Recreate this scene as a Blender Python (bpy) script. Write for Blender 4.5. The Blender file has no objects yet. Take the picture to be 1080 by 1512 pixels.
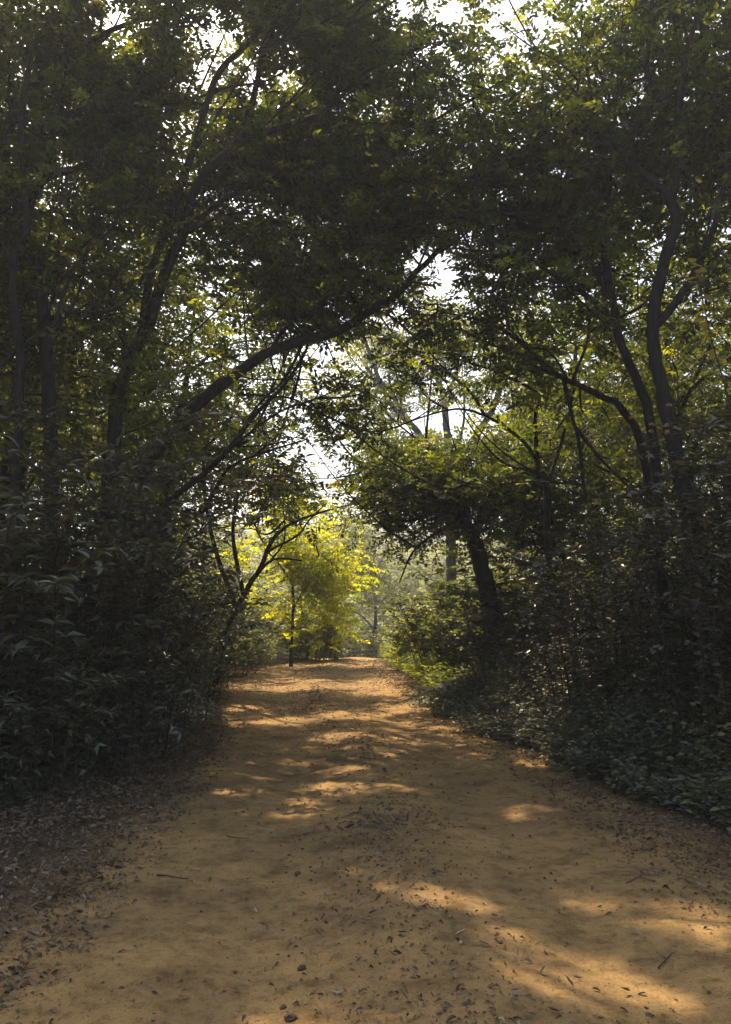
import bpy, math, random
import numpy as np
from mathutils import Vector

random.seed(7)
rng = np.random.default_rng(7)
sc = bpy.context.scene
COL = sc.collection
R = math.radians

# ------------------------------------------------------------------ camera
F = 1250.0                       # focal length in pixels of the 1080 x 1512 photograph
PITCH = R(6.8)
CAM = np.array([0.0, 0.0, 1.6])
cam = bpy.data.cameras.new('camera')
cam.sensor_fit = 'VERTICAL'
cam.sensor_height = 36.0
cam.lens = 36.0 * F / 1512.0
cam.clip_end = 3000
cam.clip_start = 0.05
co = bpy.data.objects.new('camera', cam)
co.location = CAM
co.rotation_euler = (R(90) + PITCH, 0, 0)
COL.objects.link(co)
sc.camera = co

# ------------------------------------------------------------------ sky, sun, exposure
SUN_EL, SUN_AZ = 52.0, -24.0     # ahead and a little to the left
w = bpy.data.worlds.new('World')
sc.world = w
w.use_nodes = True
nt = w.node_tree
nt.nodes.clear()
sky = nt.nodes.new('ShaderNodeTexSky')
sky.sky_type = 'NISHITA'
sky.sun_disc = False
sky.sun_elevation = R(SUN_EL)
sky.sun_rotation = R(SUN_AZ)
sky.air_density = 1.0
sky.dust_density = 4.0
sky.ozone_density = 1.0
bg = nt.nodes.new('ShaderNodeBackground')
bg.inputs['Strength'].default_value = 0.14
wo = nt.nodes.new('ShaderNodeOutputWorld')
nt.links.new(sky.outputs[0], bg.inputs[0])
nt.links.new(bg.outputs[0], wo.inputs[0])
SUN = np.array([math.sin(R(SUN_AZ)) * math.cos(R(SUN_EL)), math.cos(R(SUN_AZ)) * math.cos(R(SUN_EL)), math.sin(R(SUN_EL))])
sl = bpy.data.lights.new('sun', 'SUN')
sl.energy = 5.0
sl.angle = R(0.6)
sl.color = (1.0, 0.79, 0.55)
so = bpy.data.objects.new('sun', sl)
so.rotation_euler = Vector(SUN).to_track_quat('Z', 'Y').to_euler()
so.location = (0, 0, 60)
COL.objects.link(so)
sc.view_settings.view_transform = 'Standard'
sc.view_settings.look = 'None'
sc.view_settings.gamma = 1.0
sc.view_settings.use_curve_mapping = False
sc.view_settings.exposure = 1.2
cy = sc.cycles
cy.use_denoising = True
cy.max_bounces = 6
cy.diffuse_bounces = 4
cy.glossy_bounces = 2
cy.transmission_bounces = 4
cy.volume_bounces = 0
cy.transparent_max_bounces = 4
cy.sample_clamp_indirect = 4.0
cy.caustics_reflective = False
cy.caustics_refractive = False

# ------------------------------------------------------------------ projection helpers
cp, sp = math.cos(PITCH), math.sin(PITCH)
def at(px, py, Y):
    dx, dy = (px - 540.0) / F, (756.0 - py) / F
    d = np.array([dx, cp - dy * sp, sp + dy * cp])
    return CAM + d * (Y / d[1])
def project(P):
    q = P - CAM
    f = q[:, 1] * cp + q[:, 2] * sp
    u = -q[:, 1] * sp + q[:, 2] * cp
    f = np.where(f < 0.05, 0.05, f)
    return 540 + F * q[:, 0] / f, 756 - F * u / f, f

# ------------------------------------------------------------------ noise
_perm = np.random.default_rng(3).random((256, 256))
def vnoise(x, y):
    xi, yi = np.floor(x).astype(int), np.floor(y).astype(int)
    fx, fy = x - xi, y - yi
    fx, fy = fx * fx * (3 - 2 * fx), fy * fy * (3 - 2 * fy)
    g = lambda a, b: _perm[a & 255, b & 255]
    return (g(xi, yi) * (1 - fx) + g(xi + 1, yi) * fx) * (1 - fy) + (g(xi, yi + 1) * (1 - fx) + g(xi + 1, yi + 1) * fx) * fy
def fbm(x, y, o=4):
    s, a, t = 0, 1.0, 0
    for i in range(o):
        s = s + a * vnoise(x * 2 ** i + 17 * i, y * 2 ** i + 31 * i); t += a; a *= 0.5
    return s / t

# ------------------------------------------------------------------ terrain
RD = np.array([(-30, -1.6, 2.4), (0, -1.6, 2.5), (3.3, -1.65, 2.5), (5, -1.75, 2.35), (9, -1.85, 2.1), (12, -2.1, 1.75), (16, -2.9, 1.35),
               (21, -3.5, 1.0), (25, -3.2, 0.75), (28, -2.4, 0.6), (31, -1.5, 0.5), (40, -1.0, 1.6), (60, 2, 5), (90, 4, 7)])
def road_l(y): return np.interp(y, RD[:, 0], RD[:, 1])
def road_r(y): return np.interp(y, RD[:, 0], RD[:, 2])
def ground_z(x, y, fine=True):
    x, y = np.asarray(x, float), np.asarray(y, float)
    l, r = road_l(y), road_r(y)
    c = (l + r) / 2
    z = np.zeros(np.broadcast(x, y).shape)
    t = np.clip(y - 29, 0, None)
    z = z - np.where(t < 8, t * t * 0.0075, 0.48 + (t - 8) * 0.12) * (t < 40) - (t >= 40) * (0.48 + 32 * 0.12)
    z = z + np.clip(x - r - 0.9, 0, 7) * 0.16 + np.clip(l - x - 1.2, 0, 7) * 0.07
    z = z + 0.10 * (fbm(x * 0.35 + 5, y * 0.35, 3) - 0.5) * np.clip(np.abs(x - c) - 1.2, 0, 1.5)
    if fine:
        m = np.exp(-((x - c) / 0.35) ** 2) * 0.03                       # raised middle strip
        rut = -0.035 * (np.exp(-((x - c - 0.85) / 0.3) ** 2) + np.exp(-((x - c + 0.85) / 0.3) ** 2))
        z = z + m + rut + 0.035 * (fbm(x * 1.3, y * 1.3, 4) - 0.5) + 0.016 * (fbm(x * 9, y * 9, 3) - 0.5) + .008 * (vnoise(x * 22, y * 22) - .5)
    return z

# ------------------------------------------------------------------ mesh helpers
def link(name, me, parent=None):
    o = bpy.data.objects.new(name, me)
    COL.objects.link(o)
    if parent is not None: o.parent = parent
    return o
def tag(o, label=None, cat=None, group=None, kind=None):
    if label: o['label'] = label
    if cat: o['category'] = cat
    if group: o['group'] = group
    if kind: o['kind'] = kind
    return o
def mesh_np(name, V, Q, mat, attr=None, smooth=False):
    """V (n,3), Q (m,k) faces of k corners"""
    me = bpy.data.meshes.new(name)
    V = np.ascontiguousarray(V, np.float32); Q = np.ascontiguousarray(Q, np.int32)
    k = Q.shape[1]
    me.vertices.add(len(V)); me.vertices.foreach_set('co', V.ravel())
    me.loops.add(Q.size); me.loops.foreach_set('vertex_index', Q.ravel())
    me.polygons.add(len(Q)); me.polygons.foreach_set('loop_start', np.arange(0, Q.size, k, dtype=np.int32))
    me.polygons.foreach_set('use_smooth', np.full(len(Q), smooth))
    if attr is not None:
        a = me.attributes.new('rnd', 'FLOAT', 'POINT'); a.data.foreach_set('value', np.ascontiguousarray(attr, np.float32))
    me.materials.append(mat)
    me.update(calc_edges=True)
    return me

def catmull(P, n):
    P = np.asarray(P, float)
    if len(P) < 3 or n <= 1: return P
    Q = np.vstack([2 * P[0] - P[1], P, 2 * P[-1] - P[-2]])
    out = []
    for i in range(1, len(Q) - 2):
        for k in range(n):
            t = k / n
            a, b, c, d = Q[i - 1], Q[i], Q[i + 1], Q[i + 2]
            out.append(0.5 * ((2 * b) + (c - a) * t + (2 * a - 5 * b + 4 * c - d) * t * t + (3 * b - a - 3 * c + d) * t ** 3))
    out.append(Q[-2])
    return np.array(out)

class Tubes:
    def __init__(s): s.V, s.Q, s.A, s.n = [], [], [], 0
    def add(s, P, rad, sides=6, rough=0.0):
        P = np.asarray(P, float); m = len(P)
        T = np.gradient(P, axis=0); T /= np.linalg.norm(T, axis=1)[:, None] + 1e-9
        up = np.array([0.3, 0.9, 0.1]) if abs(T[0, 1]) < 0.8 else np.array([1.0, 0, 0])
        N = np.cross(T, up); N /= np.linalg.norm(N, axis=1)[:, None] + 1e-9
        B = np.cross(T, N)
        a = np.linspace(0, 2 * math.pi, sides, endpoint=False)
        rr = np.asarray(rad)[:, None] * (1 + rough * (rng.random((m, sides)) - 0.5))
        V = P[:, None, :] + rr[:, :, None] * (np.cos(a)[None, :, None] * N[:, None, :] + np.sin(a)[None, :, None] * B[:, None, :])
        idx = np.arange(m * sides).reshape(m, sides) + s.n
        nx = np.roll(idx, -1, axis=1)
        q = np.stack([idx[:-1], nx[:-1], nx[1:], idx[1:]], -1).reshape(-1, 4)
        s.V.append(V.reshape(-1, 3)); s.Q.append(q); s.A.append(np.full(m * sides, random.random())); s.n += m * sides
    def mesh(s, name, mat):
        return mesh_np(name, np.vstack(s.V), np.vstack(s.Q), mat, np.concatenate(s.A), True)

# leaf templates: base at origin, growing along +Y, face up
def leaf_simple(w=0.42, droop=0.12, fold=0.06):
    return np.array([(0, 0, 0), (w / 2, .45, fold), (0, 1, -droop), (-w / 2, .45, fold)], float), np.array([(0, 1, 2, 3)])
def leaf_big(w=0.32, droop=0.25, fold=0.10):
    ys = [0, .12, .35, .62, .85, 1.0]; ws = [0.03, .55, 1.0, .8, .38, 0.02]
    V, Q = [], []
    for y, k in zip(ys, ws):
        z = -droop * y * y
        V += [(-w / 2 * k, y, z + fold * k), (0, y, z), (w / 2 * k, y, z + fold * k)]
    for i in range(5):
        a = i * 3
        Q += [(a, a + 1, a + 4, a + 3), (a + 1, a + 2, a + 5, a + 4)]
    return np.array(V, float), np.array(Q)
def leaf_mid(w=0.45, droop=0.15, fold=0.1):
    return np.array([(0, 0, 0), (w / 2, .42, fold), (0, 1, -droop), (0, .5, -droop * .3), (-w / 2, .42, fold)], float), np.array([(0, 1, 2, 3), (0, 3, 2, 4)])
def leaf_oval(w=0.55, droop=0.15, fold=0.08):
    ys = [0, .25, .6, 1.0]; ws = [0.03, .9, .85, 0.03]
    V, Q = [], []
    for y, k in zip(ys, ws):
        z = -droop * y * y
        V += [(-w / 2 * k, y, z + fold * k), (0, y, z), (w / 2 * k, y, z + fold * k)]
    for i in range(3):
        a = i * 3
        Q += [(a, a + 1, a + 4, a + 3), (a + 1, a + 2, a + 5, a + 4)]
    return np.array(V, float), np.array(Q)

def basis(D, roll):
    """frames whose +Y is D (n,3); Z leans up; roll about D"""
    D = D / (np.linalg.norm(D, axis=1)[:, None] + 1e-9)
    up = np.tile([0.0, 0, 1.0], (len(D), 1)); up[np.abs(D[:, 2]) > 0.95] = [0.0, 1.0, 0]
    X = np.cross(D, up); X /= np.linalg.norm(X, axis=1)[:, None] + 1e-9
    Z = np.cross(X, D)
    c, s_ = np.cos(roll)[:, None], np.sin(roll)[:, None]
    X2, Z2 = X * c + Z * s_, -X * s_ + Z * c
    return np.stack([X2, D, Z2], axis=-1)       # columns
def bake(tpl, pos, B, scale, rnd):
    V0, Q0 = tpl
    V = np.einsum('nij,kj->nki', B, V0) * scale[:, None, None] + pos[:, None, :]
    n, k = len(pos), len(V0)
    Q = (Q0[None] + (np.arange(n) * k)[:, None, None]).reshape(-1, Q0.shape[1])
    return V.reshape(-1, 3), Q, np.repeat(rnd, k)

# pinnate / alternate sprays of small leaves
def spray_tpl(seed, pairs=5, leaf=0.30, wid=0.5, L=1.0):
    r = np.random.default_rng(seed)
    V0, Q0 = leaf_simple(wid)
    Vs, Qs, n = [], [], 0
    for i in range(pairs * 2 + 1):
        if i == pairs * 2: y, ang = L * 0.95, 0
        else: y, ang = L * (0.12 + 0.8 * (i // 2 + r.random() * .5) / pairs), (1 if i % 2 else -1) * r.uniform(0.7, 1.25)
        s = leaf * r.uniform(.75, 1.2)
        t = r.uniform(-0.5, 0.4)
        D = np.array([[math.sin(ang), math.cos(ang), t]])
        b = basis(D, np.array([r.uniform(-.7, .7)]))[0]
        V = (b @ V0.T).T * s + np.array([0, y, -0.12 * y * y])
        Vs.append(V); Qs.append(Q0 + n); n += 4
    return np.vstack(Vs), np.vstack(Qs)
SPRAYS = [spray_tpl(i) for i in range(5)]
SPRAYS_SMALL = [spray_tpl(i + 20, 3, .42, .5) for i in range(4)]

# ------------------------------------------------------------------ materials
def mat(name):
    m = bpy.data.materials.new(name); m.use_nodes = True
    n = m.node_tree; n.nodes.clear()
    return m, n
def N(n, t, **k):
    x = n.nodes.new(t)
    for a, b in k.items(): setattr(x, a, b)
    return x
def leaf_mat(name, cols, trans, tf=0.45, rough=0.5, spec=0.3, scale=1.0):
    """cols: ramp of base colours over the per-leaf random value"""
    m, n = mat(name)
    at_ = N(n, 'ShaderNodeAttribute'); at_.attribute_name = 'rnd'
    geo = N(n, 'ShaderNodeNewGeometry')
    tex = N(n, 'ShaderNodeTexNoise'); tex.inputs['Scale'].default_value = 0.9 * scale; tex.inputs['Detail'].default_value = 3
    n.links.new(geo.outputs['Position'], tex.inputs['Vector'])
    mx = N(n, 'ShaderNodeMath', operation='MULTIPLY_ADD'); mx.inputs[1].default_value = 1.3; mx.inputs[2].default_value = -0.65
    n.links.new(tex.outputs['Fac'], mx.inputs[0])
    ad = N(n, 'ShaderNodeMath', operation='ADD'); ad.use_clamp = True
    n.links.new(mx.outputs[0], ad.inputs[0]); n.links.new(at_.outputs['Fac'], ad.inputs[1])
    def ramp(cs):
        rp = N(n, 'ShaderNodeValToRGB')
        el = rp.color_ramp.elements
        for i, c in enumerate(cs):
            if i < 2: e = el[i]; e.position = i / (len(cs) - 1)
            else: e = el.new(i / (len(cs) - 1))
            e.color = (*c, 1)
        if len(cs) > 2:
            for i, c in enumerate(cs): el[i].position = i / (len(cs) - 1); el[i].color = (*c, 1)
        n.links.new(ad.outputs[0], rp.inputs[0]); return rp
    r1, r2 = ramp(cols), ramp(trans)
    p = N(n, 'ShaderNodeBsdfPrincipled')
    p.inputs['Roughness'].default_value = rough
    p.inputs['Specular IOR Level'].default_value = spec
    t = N(n, 'ShaderNodeBsdfTranslucent')
    ms = N(n, 'ShaderNodeMixShader'); ms.inputs[0].default_value = tf
    o = N(n, 'ShaderNodeOutputMaterial')
    n.links.new(r1.outputs[0], p.inputs['Base Color']); n.links.new(r2.outputs[0], t.inputs['Color'])
    n.links.new(p.outputs[0], ms.inputs[1]); n.links.new(t.outputs[0], ms.inputs[2]); n.links.new(ms.outputs[0], o.inputs[0])
    return m
def bark_mat(name, c1, c2, scale=6):
    m, n = mat(name)
    tc = N(n, 'ShaderNodeTexCoord')
    mp = N(n, 'ShaderNodeMapping'); mp.inputs['Scale'].default_value = (1, 1, 0.25)
    a = N(n, 'ShaderNodeTexNoise'); a.inputs['Scale'].default_value = scale * 4; a.inputs['Detail'].default_value = 8; a.inputs['Roughness'].default_value = .7
    b = N(n, 'ShaderNodeTexVoronoi'); b.inputs['Scale'].default_value = scale * 6
    rp = N(n, 'ShaderNodeValToRGB')
    rp.color_ramp.elements[0].position = .35; rp.color_ramp.elements[0].color = (*c1, 1)
    rp.color_ramp.elements[1].position = .68; rp.color_ramp.elements[1].color = (*c2, 1)
    n.links.new(tc.outputs['Object'], mp.inputs[0]); n.links.new(mp.outputs[0], a.inputs[0]); n.links.new(mp.outputs[0], b.inputs[0])
    n.links.new(a.outputs['Fac'], rp.inputs[0])
    bm = N(n, 'ShaderNodeBump'); bm.inputs['Strength'].default_value = .8; bm.inputs['Distance'].default_value = .03
    mm = N(n, 'ShaderNodeMath', operation='MULTIPLY'); n.links.new(a.outputs['Fac'], mm.inputs[0]); n.links.new(b.outputs['Distance'], mm.inputs[1])
    n.links.new(mm.outputs[0], bm.inputs['Height'])
    p = N(n, 'ShaderNodeBsdfPrincipled'); p.inputs['Roughness'].default_value = .85
    p.inputs['Specular IOR Level'].default_value = .2
    o = N(n, 'ShaderNodeOutputMaterial')
    n.links.new(rp.outputs[0], p.inputs['Base Color']); n.links.new(bm.outputs[0], p.inputs['Normal']); n.links.new(p.outputs[0], o.inputs[0])
    return m

M_CANOPY = leaf_mat('canopy_leaf', [(.016, .026, .012), (.03, .044, .016), (.065, .08, .022), (.10, .11, .022)],
                    [(.05, .08, .012), (.10, .13, .014), (.30, .34, .02), (.55, .55, .02)], .5)
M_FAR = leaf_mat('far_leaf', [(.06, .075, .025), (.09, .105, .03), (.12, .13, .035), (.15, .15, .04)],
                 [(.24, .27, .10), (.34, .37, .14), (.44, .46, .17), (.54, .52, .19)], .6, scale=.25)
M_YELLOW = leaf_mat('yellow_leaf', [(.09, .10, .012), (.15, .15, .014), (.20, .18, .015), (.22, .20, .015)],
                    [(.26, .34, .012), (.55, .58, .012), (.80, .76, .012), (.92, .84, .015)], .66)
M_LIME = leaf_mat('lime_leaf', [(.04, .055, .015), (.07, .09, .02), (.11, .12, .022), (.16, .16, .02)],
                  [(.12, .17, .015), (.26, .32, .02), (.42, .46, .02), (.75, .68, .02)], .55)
M_SHRUB = leaf_mat('shrub_leaf', [(.055, .06, .04), (.10, .105, .068), (.16, .165, .105), (.22, .19, .09)],
                   [(.04, .05, .02), (.07, .08, .03), (.12, .12, .03), (.3, .22, .04)], .22, .36, .6)
M_LANT = leaf_mat('lantana_leaf', [(.055, .057, .042), (.10, .10, .072), (.17, .165, .115)],
                  [(.04, .045, .02), (.07, .07, .02), (.2, .16, .02)], .22, .38, .55)
M_COVER = leaf_mat('cover_leaf', [(.06, .068, .05), (.11, .115, .08), (.16, .165, .095), (.22, .21, .06)],
                   [(.05, .06, .02), (.08, .09, .03), (.14, .14, .03), (.3, .28, .03)], .3, .5, .35)
M_DARK = leaf_mat('understory_leaf', [(.016, .025, .011), (.028, .04, .015), (.055, .065, .02)],
                  [(.07, .10, .014), (.17, .20, .018), (.42, .44, .02)], .45)
M_LITTER = leaf_mat('dry_leaf', [(.07, .048, .028), (.14, .095, .055), (.22, .16, .10), (.34, .27, .19)],
                    [(.05, .03, .01), (.08, .05, .02), (.1, .07, .03), (.14, .1, .05)], .12, .6, .3, 3)
M_BARK = bark_mat('dark_bark', (.011, .0095, .008), (.038, .033, .028))
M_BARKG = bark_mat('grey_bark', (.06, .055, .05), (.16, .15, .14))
M_TWIG = bark_mat('twig_bark', (.03, .024, .018), (.07, .058, .045), 12)
M_STONE = bark_mat('stone', (.07, .045, .028), (.16, .105, .065), 20)

def dirt_mat():
    m, n = mat('dirt')
    at_ = N(n, 'ShaderNodeAttribute'); at_.attribute_name = 'rnd'       # 0 road, 1 wood floor
    tc = N(n, 'ShaderNodeNewGeometry')
    def noise(s, d=6, ro=.6):
        a = N(n, 'ShaderNodeTexNoise'); a.inputs['Scale'].default_value = s; a.inputs['Detail'].default_value = d; a.inputs['Roughness'].default_value = ro
        n.links.new(tc.outputs['Position'], a.inputs['Vector']); return a
    def ramp(src, pts):
        rp = N(n, 'ShaderNodeValToRGB'); el = rp.color_ramp.elements
        while len(el) < len(pts): el.new(.5)
        for e, (p_, c) in zip(el, pts): e.position = p_; e.color = (*c, 1)
        n.links.new(src, rp.inputs[0]); return rp
    a, b, c = noise(.9, 5), noise(14, 8, .7), noise(90, 4, .7)
    r1 = ramp(a.outputs['Fac'], [(.30, (.20, .132, .058)), (.45, (.30, .195, .078)), (.55, (.35, .226, .087)), (.70, (.43, .272, .10))])
    r2 = ramp(b.outputs['Fac'], [(.32, (.48, .46, .44)), (.47, (.86, .85, .83)), (.58, (1, 1, 1)), (.75, (1.15, 1.13, 1.1))])
    r3 = ramp(c.outputs['Fac'], [(.36, (.45, .42, .4)), (.46, (1, 1, 1)), (.66, (1.0, 1.0, 1.0)), (.74, (1.25, 1.25, 1.25))])
    def mul(x, y, f=1.0):
        q = N(n, 'ShaderNodeMix', data_type='RGBA', blend_type='MULTIPLY'); q.inputs[0].default_value = f
        n.links.new(x, q.inputs[6]); n.links.new(y, q.inputs[7]); return q.outputs[2]
    d_ = noise(3.2, 6, .7)
    r4 = ramp(d_.outputs['Fac'], [(.36, (.6, .58, .56)), (.5, (.95, .95, .95)), (.66, (1.12, 1.1, 1.05))])
    r1 = N(n, 'ShaderNodeMix', data_type='RGBA', blend_type='MULTIPLY'); r1.inputs[0].default_value = 1
    n.links.new(ramp(a.outputs['Fac'], [(.30, (.20, .132, .058)), (.45, (.30, .195, .078)), (.55, (.35, .226, .087)), (.70, (.43, .272, .10))]).outputs[0], r1.inputs[6]); n.links.new(r4.outputs[0], r1.inputs[7])
    class _o: outputs = [r1.outputs[2]]
    r1 = _o
    road = mul(mul(r1.outputs[0], r2.outputs[0]), r3.outputs[0], .8)
    fl = ramp(b.outputs['Fac'], [(.3, (.035, .024, .015)), (.55, (.075, .052, .032)), (.75, (.13, .09, .055))])
    ad = N(n, 'ShaderNodeMath', operation='MULTIPLY_ADD'); ad.inputs[1].default_value = .9; 
    sb = N(n, 'ShaderNodeMath', operation='SUBTRACT'); sb.inputs[1].default_value = .5
    n.links.new(b.outputs['Fac'], sb.inputs[0]); n.links.new(sb.outputs[0], ad.inputs[0]); n.links.new(at_.outputs['Fac'], ad.inputs[2]); ad.use_clamp = True
    mx = N(n, 'ShaderNodeMix', data_type='RGBA'); n.links.new(ad.outputs[0], mx.inputs[0])
    n.links.new(road, mx.inputs[6]); n.links.new(fl.outputs[0], mx.inputs[7])
    bm = N(n, 'ShaderNodeBump'); bm.inputs['Strength'].default_value = .9; bm.inputs['Distance'].default_value = .02
    s1 = N(n, 'ShaderNodeMath', operation='MULTIPLY_ADD'); s1.inputs[1].default_value = .35
    n.links.new(c.outputs['Fac'], s1.inputs[0]); n.links.new(b.outputs['Fac'], s1.inputs[2]); n.links.new(s1.outputs[0], bm.inputs['Height'])
    p = N(n, 'ShaderNodeBsdfPrincipled'); p.inputs['Roughness'].default_value = .92; p.inputs['Specular IOR Level'].default_value = .15
    o = N(n, 'ShaderNodeOutputMaterial')
    n.links.new(mx.outputs[2], p.inputs['Base Color']); n.links.new(bm.outputs[0], p.inputs['Normal']); n.links.new(p.outputs[0], o.inputs[0])
    return m
M_DIRT = dirt_mat()

# ------------------------------------------------------------------ ground and road
def floor_mask(x, y):
    l, r = road_l(y), road_r(y)
    wob = 0.5 * (fbm(x * .8 + 9, y * .8, 4) - .5) + .25 * (fbm(x * 4, y * 4, 2) - .5)
    d = np.maximum(l - x, x - r) + wob
    c = (l + r) / 2
    mid = np.exp(-((x - c + .05) / .38) ** 2) * np.clip(fbm(x * .7, y * .45 + 3, 3) * 2.6 - .85, 0, 1) * .30 * np.clip(1.4 - y / 12, .2, 1)
    return np.clip(d / .7 + .35, 0, 1), mid
def grid_mesh(name, xs, ys, material, dz=0.0):
    X, Y = np.meshgrid(xs, ys)
    Z = ground_z(X, Y) + dz
    fm, mid = floor_mask(X, Y)
    V = np.stack([X, Y, Z], -1).reshape(-1, 3)
    i = np.arange(X.size).reshape(X.shape)
    Q = np.stack([i[:-1, :-1], i[:-1, 1:], i[1:, 1:], i[1:, :-1]], -1).reshape(-1, 4)
    return mesh_np(name, V, Q, material, np.maximum(fm, mid).ravel(), True)
ysn = np.concatenate([np.arange(2.2, 8, .035), np.arange(8, 16, .07), np.arange(16, 34.1, .15)])
g = link('dirt_road', grid_mesh('dirt_road', np.arange(-4.4, 3.801, .05), ysn, M_DIRT))
tag(g, kind='structure')
ys = np.concatenate([np.arange(-40, 2.2, 1.0), np.arange(2.2, 34, .4), np.arange(34, 100, 1.5), [130, 200, 400, 900, 1500]])
xs = np.concatenate([[-1500, -600, -200, -90, -50], np.arange(-30, -4.4, .8), np.arange(-4.4, 3.81, .41), np.arange(4.2, 30, .8), [50, 90, 200, 600, 1500]])
g = link('ground', grid_mesh('ground', xs, ys, M_DIRT, -0.06))
tag(g, kind='structure')

# far hill across the valley
hx = np.linspace(-260, 300, 113); hy = np.linspace(95, 420, 66)
HX, HY = np.meshgrid(hx, hy)
HZ = -5.5 + np.clip((HY - 95) / 300, 0, 1) ** 1.1 * 52 * (0.75 + 0.4 * fbm(HX * .008 + 3, HY * .003, 3)) + 3.0 * fbm(HX * .12, HY * .12, 3)
iv = np.arange(HX.size).reshape(HX.shape)
hq = np.stack([iv[:-1, :-1], iv[:-1, 1:], iv[1:, 1:], iv[1:, :-1]], -1).reshape(-1, 4)
hm, n_ = mat('hill_wood')
t1 = N(n_, 'ShaderNodeTexNoise'); t1.inputs['Scale'].default_value = .35; t1.inputs['Detail'].default_value = 6
gg = N(n_, 'ShaderNodeNewGeometry'); n_.links.new(gg.outputs['Position'], t1.inputs['Vector'])
rp = N(n_, 'ShaderNodeValToRGB'); rp.color_ramp.elements[0].position = .35; rp.color_ramp.elements[0].color = (.02, .03, .015, 1)
rp.color_ramp.elements[1].position = .65; rp.color_ramp.elements[1].color = (.07, .085, .03, 1)
n_.links.new(t1.outputs['Fac'], rp.inputs[0])
pb = N(n_, 'ShaderNodeBsdfPrincipled'); pb.inputs['Roughness'].default_value = 1; n_.links.new(rp.outputs[0], pb.inputs['Base Color'])
bb = N(n_, 'ShaderNodeBump'); bb.inputs['Distance'].default_value = 3; n_.links.new(t1.outputs['Fac'], bb.inputs['Height']); n_.links.new(bb.outputs[0], pb.inputs['Normal'])
oo = N(n_, 'ShaderNodeOutputMaterial'); n_.links.new(pb.outputs[0], oo.inputs[0])
tag(link('hill', mesh_np('hill', np.stack([HX, HY, HZ], -1).reshape(-1, 3), hq, hm, None, True)), kind='structure')

# ------------------------------------------------------------------ gaps in the leaf canopy
# openings the sun reaches the road through: (pixel of the lit patch on the road, radius in metres, how open)
def on_ground(px, py):
    d = at(px, py, 1.0) - CAM
    t = -CAM[2] / d[2]
    return CAM + d * t
SUNHOLES = [(on_ground(a, b), r, k, .3) for a, b, r, k in [
    (1040, 1366, .32, .95), (940, 1345, .26, .85), (860, 1315, .22, .6), (885, 1440, .34, .97), (800, 1415, .30, .95),
    (680, 1330, .25, .97), (605, 1330, .22, .95), (530, 1283, .20, .7), (515, 1165, .28, .98), (450, 1192, .25, .9), (520, 1137, .2, .8),
    (775, 1196, .26, .97), (360, 1210, .25, .7), (345, 1168, .16, .8), (600, 1170, .3, .6), (150, 1285, .2, .6),
    (425, 1508, .25, .85), (60, 1225, .12, .9),
    (420, 1063, .45, .98), (360, 1045, .4, .95), (510, 1060, .4, .98), (610, 1045, .5, .98), (440, 1015, .6, .95), (350, 1015, .5, .9), (580, 1020, .5, .95), (490, 1090, .3, .8),
    (330, 998, .8, .95), (400, 992, .9, .98), (480, 990, 1.0, .98), (540, 988, .9, .98), (450, 980, 1.3, .98), (530, 976, 1.6, .98), (400, 976, 1.3, .9), (620, 1000, .8, .9),
   ]]
# lit places above the road: a point and a radius
SUNHOLES += [(at(460, 850, 25), 2.1, 1, 2.6), (at(590, 915, 23), 1.0, .9, 1.6), (at(490, 800, 26), 1.9, .97, 2.4), (at(460, 910, 25.5), 1.4, .95, 3.4), (at(430, 720, 24), 1.2, .8, 1.8), (at(920, 840, 6.6), .18, .95, .8), (at(985, 855, 6.6), .14, .95, .8),
             (at(770, 1080, 9.5), .22, .8, .8), (at(860, 1075, 8), .2, .7, .8), (at(640, 985, 21), .9, .9, 1.2)]
# where the photograph shows open sky between the crowns
SKYGAPS = [(595, 8, 34, 22, .97), (680, 12, 22, 14, .8), (652, 405, 34, 42, .97), (612, 385, 22, 22, .85), (585, 465, 30, 22, .7), (690, 440, 20, 16, .6), (490, 520, 38, 16, .95), (470, 560, 20, 12, .6),
           (640, 622, 46, 20, .97), (590, 640, 18, 10, .7), (440, 662, 42, 20, .97), (500, 690, 32, 14, .95), (400, 610, 30, 18, .6), (560, 550, 30, 14, .7), (840, 530, 26, 16, .9), (815, 495, 18, 14, .6),
           (372, 310, 26, 12, .9), (300, 270, 24, 34, .55), (345, 295, 22, 14, .7), (100, 268, 34, 14, .8), (90, 290, 20, 14, .6), (60, 20, 22, 18, .6), (110, 120, 18, 10, .5), (200, 215, 26, 10, .6), (160, 160, 18, 12, .6),
           (700, 540, 30, 18, .6), (745, 590, 26, 22, .75), (690, 625, 50, 26, .7), (600, 600, 30, 20, .6), (655, 570, 26, 26, .5), (430, 190, 22, 12, .5), (500, 120, 30, 14, .55), (600, 110, 24, 12, .5), (650, 170, 24, 16, .5), (680, 250, 20, 14, .5), (740, 130, 20, 12, .5), (775, 55, 18, 14, .6),
           (935, 165, 24, 16, .6), (940, 150, 20, 20, .6), (800, 210, 18, 12, .5), (720, 280, 24, 16, .5), (760, 300, 18, 18, .4), (870, 250, 16, 14, .3), (690, 350, 20, 16, .6), (740, 420, 18, 14, .5), (560, 790, 20, 8, 0)]
def airy(P, u):
    """foliage is clumped at two scales, with air between the clumps"""
    nz = vnoise(P[:, 0] * 1.9 + P[:, 2] * .9 + 40, P[:, 2] * 1.7 + P[:, 1] * 1.1 + 40)
    nb = vnoise(P[:, 0] * .8 + P[:, 2] * .3 + 90, P[:, 2] * .8 + P[:, 1] * .5 + 70)
    return ~((nz * .6 + nb * .4 < .40) & (u < .93))
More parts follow.
